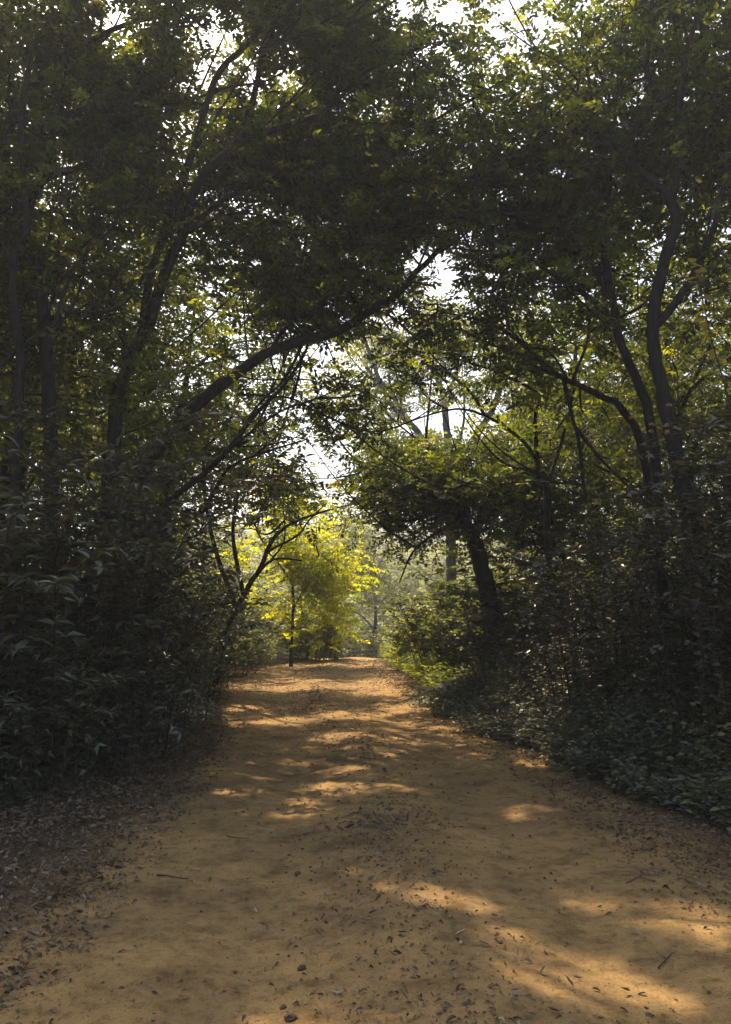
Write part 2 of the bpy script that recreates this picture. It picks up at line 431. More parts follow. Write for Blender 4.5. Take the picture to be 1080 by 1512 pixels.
def in_sunhole(P, grow=0.0):
    bad = np.zeros(len(P), bool)
    u = rng.random(len(P)); w_ = 1 + .2 * rng.standard_normal(len(P))
    for g0, r, k, tm in SUNHOLES:
        q = P - g0
        t = q @ SUN
        d = np.linalg.norm(q - t[:, None] * SUN, axis=1)
        bad |= (d < r * w_ + grow) & (t > tm) & (u < k)
    return bad
def keep(P, rr):
    """which points of a crown survive the gaps"""
    ok = np.ones(len(P), bool)
    w_ = 1 + .35 * rr.standard_normal(len(P))
    u = rr.random(len(P))
    for g0, r, k, tm in SUNHOLES:
        q = P - g0
        t = q @ SUN
        d = np.linalg.norm(q - t[:, None] * SUN, axis=1)
        ok &= ~((d < r * w_) & (t > tm) & (u < k))
    ok &= airy(P, u)
    px, py, f = project(P)
    for cx, cy_, rx, ry, k in SKYGAPS:
        e = ((px - cx) / rx) ** 2 + ((py - cy_) / ry) ** 2
        ok &= ~((e < w_ * 1.1) & (u < k))
    return ok

# ------------------------------------------------------------------ trees
def limb_pts(L):
    return catmull([at(*p) for p in L], 5)
def finish_leaves(pos, D, scale, rnd, tpls, name, m, parent=None):
    idx = rng.integers(0, len(tpls), len(pos))
    Vs, Qs, As, off = [], [], [], 0
    for i, t in enumerate(tpls):
        s_ = idx == i
        if not s_.any(): continue
        n = int(s_.sum())
        V, Q, A = bake(t, pos[s_], basis(D[s_], rng.normal(0, .5, n)), scale[s_], rnd[s_])
        A = np.clip(A + np.repeat(rng.normal(0, .06, len(A) // 4), 4), 0, 1)
        Vs.append(V); Qs.append(Q + off); As.append(A); off += len(V)
    me = mesh_np(name, np.vstack(Vs), np.vstack(Qs), m, np.concatenate(As))
    o = link(name, me, parent); o['kind'] = 'stuff'
    return o

NLEAF = [0]
def crown_on(root, skel, clumps, rad, nspray, size, m, bark, tpls=SPRAYS, flat=.65, gaps=True, world0=None, br=(.013, .0045), tone=0.0):
    """skel (n,3) branch points; clumps (k,3): grow thin branches to the clumps and hang sprays on them"""
    o0 = world0 if world0 is not None else np.array(root.location)
    if gaps: clumps = clumps[keep(clumps, rng)]
    nodes = skel.copy()
    order = np.argsort(np.array([np.min(np.linalg.norm(nodes - c, axis=1)) for c in clumps]))
    tb = Tubes()
    for k in order:
        c = clumps[k]
        d = np.linalg.norm(nodes - c, axis=1) + np.where(nodes[:, 2] > c[2] + .3, 1.0, 0)
        a = nodes[int(np.argmin(d))]
        L = np.linalg.norm(c - a)
        if L < .05: continue
        if gaps and in_sunhole(np.linspace(a, c, 5)[1:]).any() and rng.random() < .8: continue
        mid1 = a + (c - a) * .35 + np.array([0, 0, .10 * L]) + rng.normal(0, .06 * L, 3)
        mid2 = a + (c - a) * .7 + np.array([0, 0, .07 * L]) + rng.normal(0, .07 * L, 3)
        P = catmull([a, mid1, mid2, c], 2)
        r0 = br[0] * (0.6 + min(L, 3) * .55)
        tb.add(P - o0, np.linspace(r0, br[1], len(P)), 3)
        nodes = np.vstack([nodes, mid1, mid2, c])
        for q in range(2):
            e = c + rng.normal(0, rad * .7, 3)
            tb.add(np.array([c, (c + e) / 2 + rng.normal(0, .05, 3), e]) - o0, [br[1] * .9, br[1] * .6, br[1] * .3], 3)
    if tb.n:
        o = link('twigwork', tb.mesh('twigwork', bark), root); o['kind'] = 'stuff'
    n = len(clumps)
    cnt = rng.poisson(nspray, n)
    C = np.repeat(clumps, cnt, axis=0)
    tone_c = np.repeat(rng.random(n), cnt)
    off = rng.normal(0, 1, C.shape) * np.array([rad, rad, rad * flat])
    pos = C + off
    if gaps:
        k_ = keep(pos, rng); pos, off, tone_c = pos[k_], off[k_], tone_c[k_]
    else:
        k_ = airy(pos, rng.random(len(pos))); pos, off, tone_c = pos[k_], off[k_], tone_c[k_]
    D = off * [1, 1, .3] + rng.normal(0, rad * .8, off.shape) * [1, 1, .35]
    D[:, 2] -= rad * .12
    scale = size * rng.uniform(.7, 1.25, len(pos))
    if gaps:
        Dn = D / (np.linalg.norm(D, axis=1)[:, None] + 1e-9) * scale[:, None]
        bad = in_sunhole(pos + Dn * .6, 0)
        pos, D, scale, tone_c = pos[~bad], D[~bad], scale[~bad], tone_c[~bad]
    rnd = np.clip(.25 + .45 * tone_c + rng.normal(0, .12, len(pos)) - .1 + tone, 0, 1)
    NLEAF[0] += len(pos) * (len(tpls[0][0]) // 4)
    return finish_leaves(pos - o0, D, scale, rnd, tpls, 'crown', m, root)

def tree(label, limbs, ncl, spread, rad, nspray, size, m=M_CANOPY, bark=M_BARK, cat='tree', up=.5, zmin=2.6, start=.35, extra=None, group=None, name='tree', tone=0.0, side=14, gaps=True):
    """limbs: list of (points [(px,py,depth)...], width_px at start, width_px at end, leafiness); the first is the trunk"""
    P0 = limb_pts(limbs[0][0])
    base = P0[0].copy()
    gz = float(ground_z(base[0], base[1], False)) - .15
    root = bpy.data.objects.new(name, None); COL.objects.link(root)
    root.location = (base[0], base[1], gz)
    tag(root, label, cat, group)
    o0 = np.array(root.location)
    skel, cl = [], []
    for i, (L, w0, w1, lf) in enumerate(limbs):
        P = limb_pts(L)
        d0, d1 = L[0][2], L[-1][2]
        r = np.linspace(w0 * d0 / F / 2, w1 * d1 / F / 2, len(P))
        P[1:-1] += rng.normal(0, 1, P[1:-1].shape) * r[1:-1, None] * .09
        if i == 0:
            P = np.vstack([[base[0] + (base[0] - P[3][0]) * .1, base[1], gz], P]) if base[2] > gz + .3 else P
            r = np.concatenate([[r[0] * 1.5], r]) if len(P) > len(r) else r
        tb = Tubes(); tb.add(P - o0, r, 9, .16)
        link('trunk' if i == 0 else 'branch', tb.mesh('limb', bark), root)
        skel.append(P[len(P) // 3:] if i == 0 else P)
        n = int(ncl * lf)
        if n:
            t = start + (1 - start) * rng.random(n) ** .8
            idx = (t * (len(P) - 1)).astype(int)
            c = P[idx] + rng.normal(0, 1, (n, 3)) * np.array([spread, spread * .55, spread * .65]) * (.4 + .8 * t[:, None])
            c[:, 2] += up * spread * t
            c[:, 1] += spread * (.35 + 1.3 * rng.random(n))
            cl.append(c)
    # side limbs, thin and curving, fork off the main ones
    for q in range(side):
        Pm = skel[rng.integers(0, len(skel))]
        i0 = rng.integers(len(Pm) // 5, len(Pm) - 1)
        tg = Pm[min(i0 + 1, len(Pm) - 1)] - Pm[max(0, i0 - 1)]; tg /= np.linalg.norm(tg) + 1e-9
        L = rng.uniform(.8, 2.4) * (base[1] / 11) ** .5
        d = tg * rng.uniform(.3, 1) + rng.normal(0, .6, 3) * [1, .6, .6] + [0, 0, .45]; d /= np.linalg.norm(d)
        b_ = rng.normal(0, .28, 3)
        Q = catmull([Pm[i0], Pm[i0] + d * L * .35 + b_ * L * .25, Pm[i0] + d * L * .7 + b_ * L * .15 + [0, 0, .05 * L], Pm[i0] + d * L + [0, 0, .2 * L]], 4)
        tb = Tubes(); tb.add(Q - o0, np.linspace(rng.uniform(.013, .028), .006, len(Q)) * (base[1] / 11) ** .6, 6, .15)
        link('branch', tb.mesh('limb', bark), root); skel.append(Q)
    cl = np.vstack(cl) if cl else np.zeros((0, 3))
    if extra is not None: cl = np.vstack([cl, extra])
    cl = cl[cl[:, 2] > zmin + rng.normal(0, .45, len(cl))]
    crown_on(root, np.vstack(skel), cl, rad, nspray, size, m, bark, tone=tone, gaps=gaps)
    return root

def blob(px, py, d, rpx, rpy, rd, n):
    """n clump centres in an ellipsoid given by its place in the view and real depth"""
    c = at(px, py, d)
    s = d / F
    v = rng.normal(0, 1, (n, 3)); v /= np.linalg.norm(v, axis=1)[:, None]
    v *= rng.random(n)[:, None] ** .45
    return c + v * np.array([rpx * s, rd, rpy * s])

tree('dark forked tree at the left edge whose limb sweeps right above the road', [
    ([(92, 1100, 10), (84, 950, 10), (78, 740, 10), (75, 640, 10), (70, 540, 10), (60, 430, 9.9), (38, 350, 9.8), (15, 260, 9.6), (0, 200, 9.4), (-30, 110, 9.2)], 26, 12, .5),
    ([(38, 350, 9.8), (46, 300, 9.8), (70, 264, 9.9), (115, 248, 10), (145, 228, 10.1), (182, 190, 10.2), (225, 158, 10.4), (290, 145, 10.6), (360, 120, 11)], 13, 4, 1),
    ([(8, 230, 9.5), (22, 170, 9.5), (55, 120, 9.6), (110, 75, 9.7), (180, 38, 9.9), (260, 15, 10.1), (340, -20, 10.4)], 12, 6, 1),
    ([(50, 290, 9.8), (75, 240, 9.6), (80, 190, 9.5), (95, 120, 9.3)], 6, 3, .4)],
    150, .9, .34, 15, .32, up=.3, extra=np.vstack([blob(110, 30, 9.8, 170, 90, 1.3, 60), blob(330, 20, 10.5, 130, 70, 1.3, 40)]))
tree('dark tree with a second thinner stem rising beside the left edge', [
    ([(30, 1100, 9.2), (25, 760, 9.2), (28, 620, 9.2), (30, 520, 9.2), (20, 430, 9.2), (22, 370, 9.2), (40, 330, 9.1), (30, 200, 9), (50, 60, 8.8)], 17, 8, .6),
    ([(0, 540, 9.2), (40, 505, 9.3), (80, 480, 9.4), (130, 448, 9.6)], 8, 3, .5),
    ([(25, 400, 9.2), (-20, 330, 9), (-60, 200, 8.8)], 9, 4, .4)],
    90, 1.0, .34, 14, .32, up=.3)
tree('tall twin stemmed tree left of the road with limbs fanning up and right', [
    ([(160, 1060, 11), (165, 800, 11), (170, 620, 11), (180, 560, 11), (215, 490, 11), (245, 400, 10.9), (270, 345, 10.8), (288, 280, 10.7), (320, 240, 10.6), (352, 214, 10.5), (425, 185, 10.4), (480, 165, 10.3), (505, 130, 10.2), (545, 103, 10.1), (620, 70, 10)], 24, 4, 1),
    ([(208, 500, 11), (225, 400, 10.7), (265, 280, 10.4), (285, 225, 10.2), (305, 155, 10), (325, 105, 9.9), (360, 70, 9.8), (390, 40, 9.7), (440, 0, 9.6), (480, -60, 9.5)], 13, 6, .9),
    ([(350, 214, 10.5), (375, 145, 10.3), (385, 90, 10.1), (405, 40, 10), (410, -50, 9.8)], 11, 5, .7),
    ([(278, 342, 10.8), (310, 310, 11), (360, 280, 11.2), (430, 255, 11.4), (475, 245, 11.6), (545, 237, 11.8), (600, 225, 12)], 9, 3, .9),
    ([(278, 345, 10.8), (330, 318, 10.6), (390, 318, 10.5), (440, 345, 10.4)], 5, 2, .3)],
    160, 1.0, .34, 15, .32, up=.4, extra=blob(500, 10, 11.5, 110, 70, 1.3, 40))
tree('dark leaning tree whose long bare limb reaches across the sky gap', [
    ([(150, 1040, 12), (180, 800, 12), (215, 690, 12), (255, 640, 12), (300, 590, 12), (350, 550, 12), (400, 518, 12), (450, 503, 12.1), (500, 488, 12.2), (550, 458, 12.3), (590, 432, 12.4), (612, 405, 12.5), (640, 378, 12.5), (668, 335, 12.5), (700, 260, 12.5), (722, 210, 12.4)], 24, 5, .9),
    ([(612, 408, 12.5), (622, 385, 12.6), (640, 340, 12.8), (655, 290, 13)], 5, 2, .4),
    ([(400, 516, 12), (430, 470, 11.8), (440, 420, 11.5), (480, 350, 11.2)], 7, 3, .5),
    ([(450, 503, 12.1), (420, 560, 12.4), (380, 600, 12.6), (350, 650, 12.8)], 5, 3, 0)],
    130, 1.1, .36, 13, .32, up=.9, start=.5,
    extra=np.vstack([blob(420, 425, 13, 100, 75, 1.2, 80), blob(560, 330, 13, 90, 80, 1.4, 40), blob(650, 320, 13.2, 90, 60, 1.4, 14)]))
tree('low slanting tree with broken stub in front of the left thicket', [
    ([(150, 1010, 13), (190, 830, 13), (222, 772, 13), (262, 730, 13), (305, 697, 13), (345, 655, 13), (372, 618, 13), (420, 568, 13), (450, 522, 13.2), (470, 470, 13.4)], 14, 3, .6),
    ([(340, 660, 13), (366, 652, 12.8)], 7, 5, 0),
    ([(290, 770, 13.5), (312, 735, 13.5), (340, 690, 13.5), (400, 665, 13.6), (450, 650, 13.8)], 8, 2, .4),
    ([(350, 582, 13), (400, 585, 13), (440, 592, 13.1), (478, 620, 13.2), (495, 655, 13.3)], 4, 2, .5)],
    90, .9, .34, 12, .32, up=.4, zmin=3.4)
tree('thin arching tree over the left verge in front of the yellow foliage', [
    ([(318, 1010, 18), (340, 920, 18), (368, 865, 18), (385, 838, 18), (400, 802, 18), (420, 780, 18.2), (450, 765, 18.4), (490, 752, 18.6), (530, 742, 19)], 10, 2, .5),
    ([(378, 850, 18), (405, 826, 18), (446, 828, 18.1)], 5, 2, .1),
    ([(395, 815, 18), (440, 790, 18), (455, 770, 17.6), (480, 745, 17.5)], 4, 2, .4),
    ([(360, 880, 18), (345, 800, 18), (350, 740, 18), (372, 690, 18.2), (400, 650, 18.5)], 7, 2, 1),
    ([(350, 900, 18), (315, 800, 18), (300, 700, 18), (310, 640, 18)], 8, 3, 1)],
    80, 1.0, .4, 13, .42, up=.5, zmin=4.3, side=5)
# right hand side
tree('big dark tree on the right bank with a crooked limb', [
    ([(1040, 1000, 9), (1015, 760, 9), (1000, 680, 9), (985, 610, 9), (975, 560, 9), (965, 500, 9), (968, 450, 9), (985, 375, 9), (998, 330, 9), (990, 295, 9), (965, 270, 9), (935, 245, 9.1), (925, 228, 9.1), (937, 195, 9.1), (955, 165, 9.1), (970, 140, 9), (955, 105, 9), (960, 40, 8.8), (970, -60, 8.6)], 25, 7, .8),
    ([(928, 230, 9.1), (890, 205, 9.2), (850, 185, 9.3), (815, 182, 9.5), (770, 190, 9.8)], 8, 3, .8),
    ([(992, 300, 9), (1005, 230, 8.9), (1000, 180, 8.8), (1010, 100, 8.7), (1030, 20, 8.6)], 13, 7, .7),
    ([(958, 160, 9), (1000, 135, 8.9), (1040, 145, 8.8), (1090, 130, 8.7)], 8, 5, .5),
    ([(970, 480, 9), (1010, 430, 8.9), (1050, 350, 8.8), (1075, 250, 8.7)], 14, 8, .7)],
    66, .95, .34, 13, .31, up=.2, extra=np.vstack([blob(1000, 10, 9.6, 120, 80, 1.3, 50), blob(1060, 200, 10, 80, 120, 1, 35)]))
tree('bent tree on the right whose limb turns flat towards the road', [
    ([(985, 1000, 9.8), (965, 650, 9.8), (940, 560, 9.8), (915, 500, 9.8), (905, 440, 9.8), (895, 390, 9.8), (890, 345, 9.8), (878, 328, 9.8), (842, 327, 9.9), (802, 318, 10), (762, 314, 10.1), (742, 305, 10.2), (722, 284, 10.3), (700, 268, 10.4)], 16, 3, .6),
    ([(902, 440, 9.8), (888, 415, 9.9), (862, 372, 10), (832, 345, 10.1), (792, 325, 10.2), (748, 318, 10.4), (700, 300, 10.6)], 11, 3, .7),
    ([(912, 480, 9.8), (880, 447, 10), (842, 420, 10.1), (802, 396, 10.2), (770, 375, 10.3), (705, 370, 10.5), (668, 366, 10.7)], 10, 2, .8),
    ([(845, 327, 9.9), (830, 280, 9.8), (828, 240, 9.7), (810, 190, 9.6), (800, 100, 9.4)], 5, 2, .8),
    ([(768, 314, 10.1), (768, 280, 10), (740, 272, 10)], 4, 2, .2),
    ([(892, 345, 9.8), (900, 280, 9.6), (880, 180, 9.4), (860, 60, 9.2)], 7, 4, .9)],
    52, .95, .34, 13, .31, up=.4)
tree('slender tree with drooping limbs arching left over the right verge', [
    ([(960, 1000, 12), (955, 700, 12), (921, 607, 12), (887, 585, 12), (854, 568, 12), (828, 556, 12), (791, 526, 12), (761, 500, 12), (730, 480, 12.1), (690, 468, 12.2), (655, 462, 12.4)], 13, 2, .6),
    ([(832, 558, 12), (843, 607, 12), (854, 648, 12), (861, 707, 12), (866, 745, 12)], 6, 5, 0),
    ([(840, 562, 12), (812, 520, 12), (775, 505, 11.8), (740, 430, 11.6)], 4, 2, .5),
    ([(845, 565, 12), (870, 490, 12), (860, 420, 12), (850, 380, 12)], 5, 2, .7),
    ([(856, 570, 12), (858, 600, 12), (862, 610, 12)], 4, 2, 0)],
    60, 1.0, .34, 12, .32, up=.4)
tree('thin crooked tree arching left in front of the bright middle tree', [
    ([(815, 1000, 14), (806, 722, 14), (795, 700, 14), (791, 640, 14), (791, 607, 14), (795, 582, 14), (750, 556, 14), (717, 543, 14), (680, 531, 14.2), (640, 515, 14.4)], 9, 2, .4),
    ([(795, 707, 14), (791, 678, 14), (773, 652, 14), (739, 626, 14), (710, 611, 14), (680, 604, 14), (650, 608, 14.1), (612, 620, 14.2), (570, 636, 14.3)], 6, 2, .4),
    ([(806, 722, 14), (830, 650, 14.2), (850, 560, 14.5), (850, 480, 14.8)], 6, 2, .8)],
    40, .9, .34, 11, .32, up=.1)
tree('thick dark leaning trunk with spreading bushy crown beside the right verge', [
    ([(735, 1030, 16), (725, 900, 16), (715, 850, 16), (703, 805, 16), (692, 778, 16), (668, 750, 16), (630, 735, 16.2), (590, 730, 16.5)], 34, 6, .7),
    ([(700, 800, 16), (720, 740, 16), (760, 700, 16), (800, 680, 16)], 14, 4, .8),
    ([(690, 778, 16), (670, 720, 16.2), (640, 690, 16.4)], 12, 4, .9),
    ([(680, 765, 15.6), (640, 790, 15.2), (610, 815, 15), (590, 860, 15)], 5, 2, .0),
    ([(665, 750, 15.8), (600, 770, 15.8), (570, 760, 16)], 6, 2, .6)],
    60, 1.0, .44, 14, .36, up=.35, zmin=3.1, start=.4,
    extra=np.vstack([blob(660, 720, 16.5, 115, 50, 1.8, 58), blob(800, 740, 16, 90, 70, 1.6, 70), blob(800, 815, 16.8, 80, 60, 1.2, 60), blob(615, 790, 17.5, 45, 30, 1, 14), blob(565, 730, 17, 45, 40, 1.2, 24), blob(700, 640, 18, 100, 40, 1.5, 26)]))
tree('pale grey tree with three upright stems catching light beyond the verge', [
    ([(668, 985, 29), (665, 760, 29), (668, 690, 29), (660, 640, 29), (656, 590, 29), (645, 555, 29), (625, 500, 29), (600, 440, 29)], 16, 5, .7),
    ([(660, 740, 29), (625, 672, 29), (618, 640, 28.8), (600, 620, 28.6), (580, 600, 28.4), (560, 560, 28.2), (540, 505, 28), (520, 460, 28)], 13, 4, .8),
    ([(670, 720, 29), (690, 680, 29), (706, 640, 29), (730, 600, 29), (742, 560, 29), (752, 520, 29), (770, 440, 29)], 13, 6, .8),
    ([(668, 690, 29), (680, 650, 29.2), (686, 610, 29.3), (684, 560, 29.4)], 5, 3, .5),
    ([(600, 620, 28.6), (575, 560, 28.6), (590, 500, 28.6)], 6, 2, .5),
    ([(656, 590, 29), (680, 540, 29), (700, 480, 29), (690, 420, 29)], 6, 2, .7)],
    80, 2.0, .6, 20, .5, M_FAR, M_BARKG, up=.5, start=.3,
    extra=np.vstack([blob(580, 680, 28, 70, 35, 1.5, 50), blob(790, 600, 31, 80, 60, 2.5, 60), blob(640, 500, 31, 120, 60, 2, 60), blob(500, 590, 27, 60, 50, 2, 50)]))
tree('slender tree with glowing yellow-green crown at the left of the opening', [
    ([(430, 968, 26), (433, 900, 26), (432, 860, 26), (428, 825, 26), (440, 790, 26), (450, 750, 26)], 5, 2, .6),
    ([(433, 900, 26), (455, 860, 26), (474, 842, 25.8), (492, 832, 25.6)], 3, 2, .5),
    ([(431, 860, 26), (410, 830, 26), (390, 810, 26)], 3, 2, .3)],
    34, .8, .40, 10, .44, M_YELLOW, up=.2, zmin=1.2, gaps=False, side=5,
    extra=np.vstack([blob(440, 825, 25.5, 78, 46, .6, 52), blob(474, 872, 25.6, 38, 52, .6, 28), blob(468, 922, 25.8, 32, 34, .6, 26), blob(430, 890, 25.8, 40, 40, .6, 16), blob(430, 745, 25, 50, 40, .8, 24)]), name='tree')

# ------------------------------------------------------------------ templates for the wood behind
def local_tree(h, spreadr, ncl, rad, nspray, size, m, seed, lean=(0, 0), tpls=SPRAYS, loc=None):
    """a whole tree at the origin: trunk, limbs, crown; copied later"""
    global rng
    keep_rng = rng; rng = np.random.default_rng(seed)
    root = bpy.data.objects.new('tree', None); COL.objects.link(root)
    w0 = np.zeros(3) if loc is None else np.array([loc[0], loc[1], float(ground_z(loc[0], loc[1], False)) - .1])
    root.location = w0
    z = np.linspace(0, 1, 8)
    P = np.stack([lean[0] * z ** 1.5 + rng.normal(0, .12, 8) * z, lean[1] * z ** 1.5 + rng.normal(0, .12, 8) * z, h * .85 * z - .2], -1)
    P = catmull(P, 3)
    tb = Tubes(); tb.add(P, np.linspace(.012 * h + .03, .03, len(P)), 8, .15)
    link('trunk', tb.mesh('trunk', M_BARK), root)
    skel = [P[len(P) // 2:]]; cl = []
    for i in range(6):
        a = P[int(len(P) * rng.uniform(.3, .8))]; an = rng.uniform(0, 6.28); L = spreadr * rng.uniform(.6, 1.1)
        Q = catmull([a, a + [math.cos(an) * L * .4, math.sin(an) * L * .4, L * .35], a + [math.cos(an) * L, math.sin(an) * L, L * rng.uniform(.5, 1.0)]], 4)
        tb = Tubes(); tb.add(Q, np.linspace(.05, .015, len(Q)), 6, .1)
        link('branch', tb.mesh('branch', M_BARK), root); skel.append(Q)
    v = rng.normal(0, 1, (ncl, 3)); v /= np.linalg.norm(v, axis=1)[:, None]; v *= rng.random(ncl)[:, None] ** .4
    cl = np.array([lean[0] * .8, lean[1] * .8, h * .66]) + v * np.array([spreadr, spreadr, h * .36])
    crown_on(root, np.vstack(skel) + w0, cl + w0, rad, nspray, size, m, M_BARK, tpls, gaps=loc is not None, world0=w0)
    rng = keep_rng
    return root
KIDS = {}
def copy_thing(src, loc, rz, s=1.0, label=None, group=None):
    r_ = src.copy(); COL.objects.link(r_); r_.location = loc; r_.rotation_euler = (0, 0, rz); r_.scale = (s, s, s)
    if label: r_['label'] = label
    if group: r_['group'] = group
    for ch in KIDS[src.name]:
        c = ch.copy(); COL.objects.link(c); c.parent = r_
    return r_
def prep(src):
    bpy.context.view_layer.update()
    KIDS[src.name] = list(src.children)
FT = [local_tree(10.5, 2.7, 130, .42, 13, .42, M_DARK, 101, (.6, .2)),
      local_tree(13, 3.2, 150, .46, 13, .46, M_DARK, 102, (-.5, .6)),
      local_tree(8, 2.2, 100, .40, 13, .38, M_DARK, 103, (.4, -.5))]
for t in FT: prep(t)
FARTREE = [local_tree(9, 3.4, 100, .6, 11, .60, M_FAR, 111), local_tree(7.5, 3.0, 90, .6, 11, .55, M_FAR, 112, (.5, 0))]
for t in FARTREE: prep(t)
used = set()
def place_words(x, y):
    row = 'front row' if abs(x) < 6.6 else 'second row' if abs(x) < 9.2 else 'third row' if abs(x) < 12.6 else 'back row'
    far = 'beside the nearest bushes' if y < 12.5 else 'level with the central sun patches' if y < 17.5 else 'level with the road bend' if y < 24 else 'near the end of the road' if y < 31 else 'beyond the end of the road'
    return row + ' ' + far
def put(tpls, i, x, y, s, label, cat, group, z=None):
    src = tpls[i % len(tpls)]
    zz = float(ground_z(x, y, False)) - .1 if z is None else z
    if src.name not in used:
        used.add(src.name); r_ = src; r_.location = (x, y, zz); r_.rotation_euler = (0, 0, random.uniform(0, 6.28)); r_.scale = (s, s, s)
    else:
        r_ = copy_thing(src, (x, y, zz), random.uniform(0, 6.28), s)
    tag(r_, label, cat, group)
    return r_
fl = [(-8.5, 12, 1), (-10, 15.5, 1.05), (-9.5, 21, 1.05), (-6.6, 26, .85), (-12.5, 18.5, 1.1), (-11, 25.5, 1.0), (-8, 30, .9), (-12, 31, 1.1), (-6.4, 34, .7), (-15.5, 25, 1.1), (-16, 34, 1.2), (-10, 37, .9),
      (-12, 11, 1.0), (-9.5, 7, .9), (-15, 15, 1.1)]
def single_trees(lst, label, group, seed):
    for k, (x, y, h, sr, lean) in enumerate(lst):
        t = local_tree(h, sr, int(11 * sr * h * .42), .40, 13, .40, M_DARK, seed + k, lean, loc=(x, y))
        tag(t, label[k], 'tree', group)
single_trees([(-6.4, 9.8, 9.5, 2.6, (.6, 0)), (-6.4, 14.2, 11, 3.0, (1.2, 0)), (-4.9, 19.5, 11.5, 3.0, (.8, 0)), (-5.2, 16.2, 10, 2.6, (.5, .3)), (-5.9, 22.5, 10, 2.8, (.4, 0)), (-7.6, 18, 12.5, 3.2, (.6, 0))],
             ['straight dark trunk standing just behind the forked tree at the left edge', 'leafy tree behind the twin stemmed tree left of the road', 'leafy tree filling the gap above the leaning limb', 'thin trunk behind the slanting tree with the broken stub', 'leafy tree left of the thin arching tree', 'tall leafy tree in the second row of the left wood'],
             'trees of the front row left of the road', 300)
single_trees([(7.0, 10.5, 9, 2.6, (-.6, 0)), (6.2, 15.5, 9, 2.8, (-.6, 0)), (5.6, 20, 9, 2.8, (-.4, 0)), (8.2, 13, 11, 2.8, (-.4, 0))],
             ['leafy tree behind the big crooked tree on the right bank', 'leafy tree behind the slender drooping tree on the right', 'leafy tree beyond the thick leaning trunk', 'tall leafy tree in the second row of the right wood'],
             'trees of the front row right of the road', 330)
for k, (x, y, s) in enumerate(fl):
    put(FT, k, x, y, s, 'dim leafy tree in the left wood, ' + place_words(x, y), 'tree', 'trees crowding the wood left of the road')
fr = [(10, 13.5, 1), (11.5, 17, 1.1), (8.2, 19.5, .95), (6.2, 23, .7), (11, 23.5, 1.05), (8.8, 28, .9), (14.5, 20, 1.1), (13.5, 29, 1.1), (10.5, 34, 1.0), (16, 36, 1.2), (8.5, 7, .9), (12, 9.5, 1.0), (15.5, 14, 1.1)]
for k, (x, y, s) in enumerate(fr):
    put(FT, k + 1, x, y, s, 'dim leafy tree in the right wood, ' + place_words(x, y), 'tree', 'trees crowding the wood right of the road')
# far sunlit trees beyond the crest
for k in range(34):
    y = 46 + (k // 9) * 11 + random.uniform(-3, 3)
    x = (-16 + (k % 9) * 4.4 + random.uniform(-1.5, 1.5)) * (y / 55)
    put(FARTREE, k, x, y, random.uniform(.8, 1.15), 'hazy sunlit tree on the far slope, ' + ('left of' if x < -1.5 else 'right of' if x > 5 else 'in the middle of') + ' the opening, ' + ['lowest', 'second', 'third', 'highest'][min(3, k // 9)] + ' row', 'tree', 'hazy trees beyond the road')

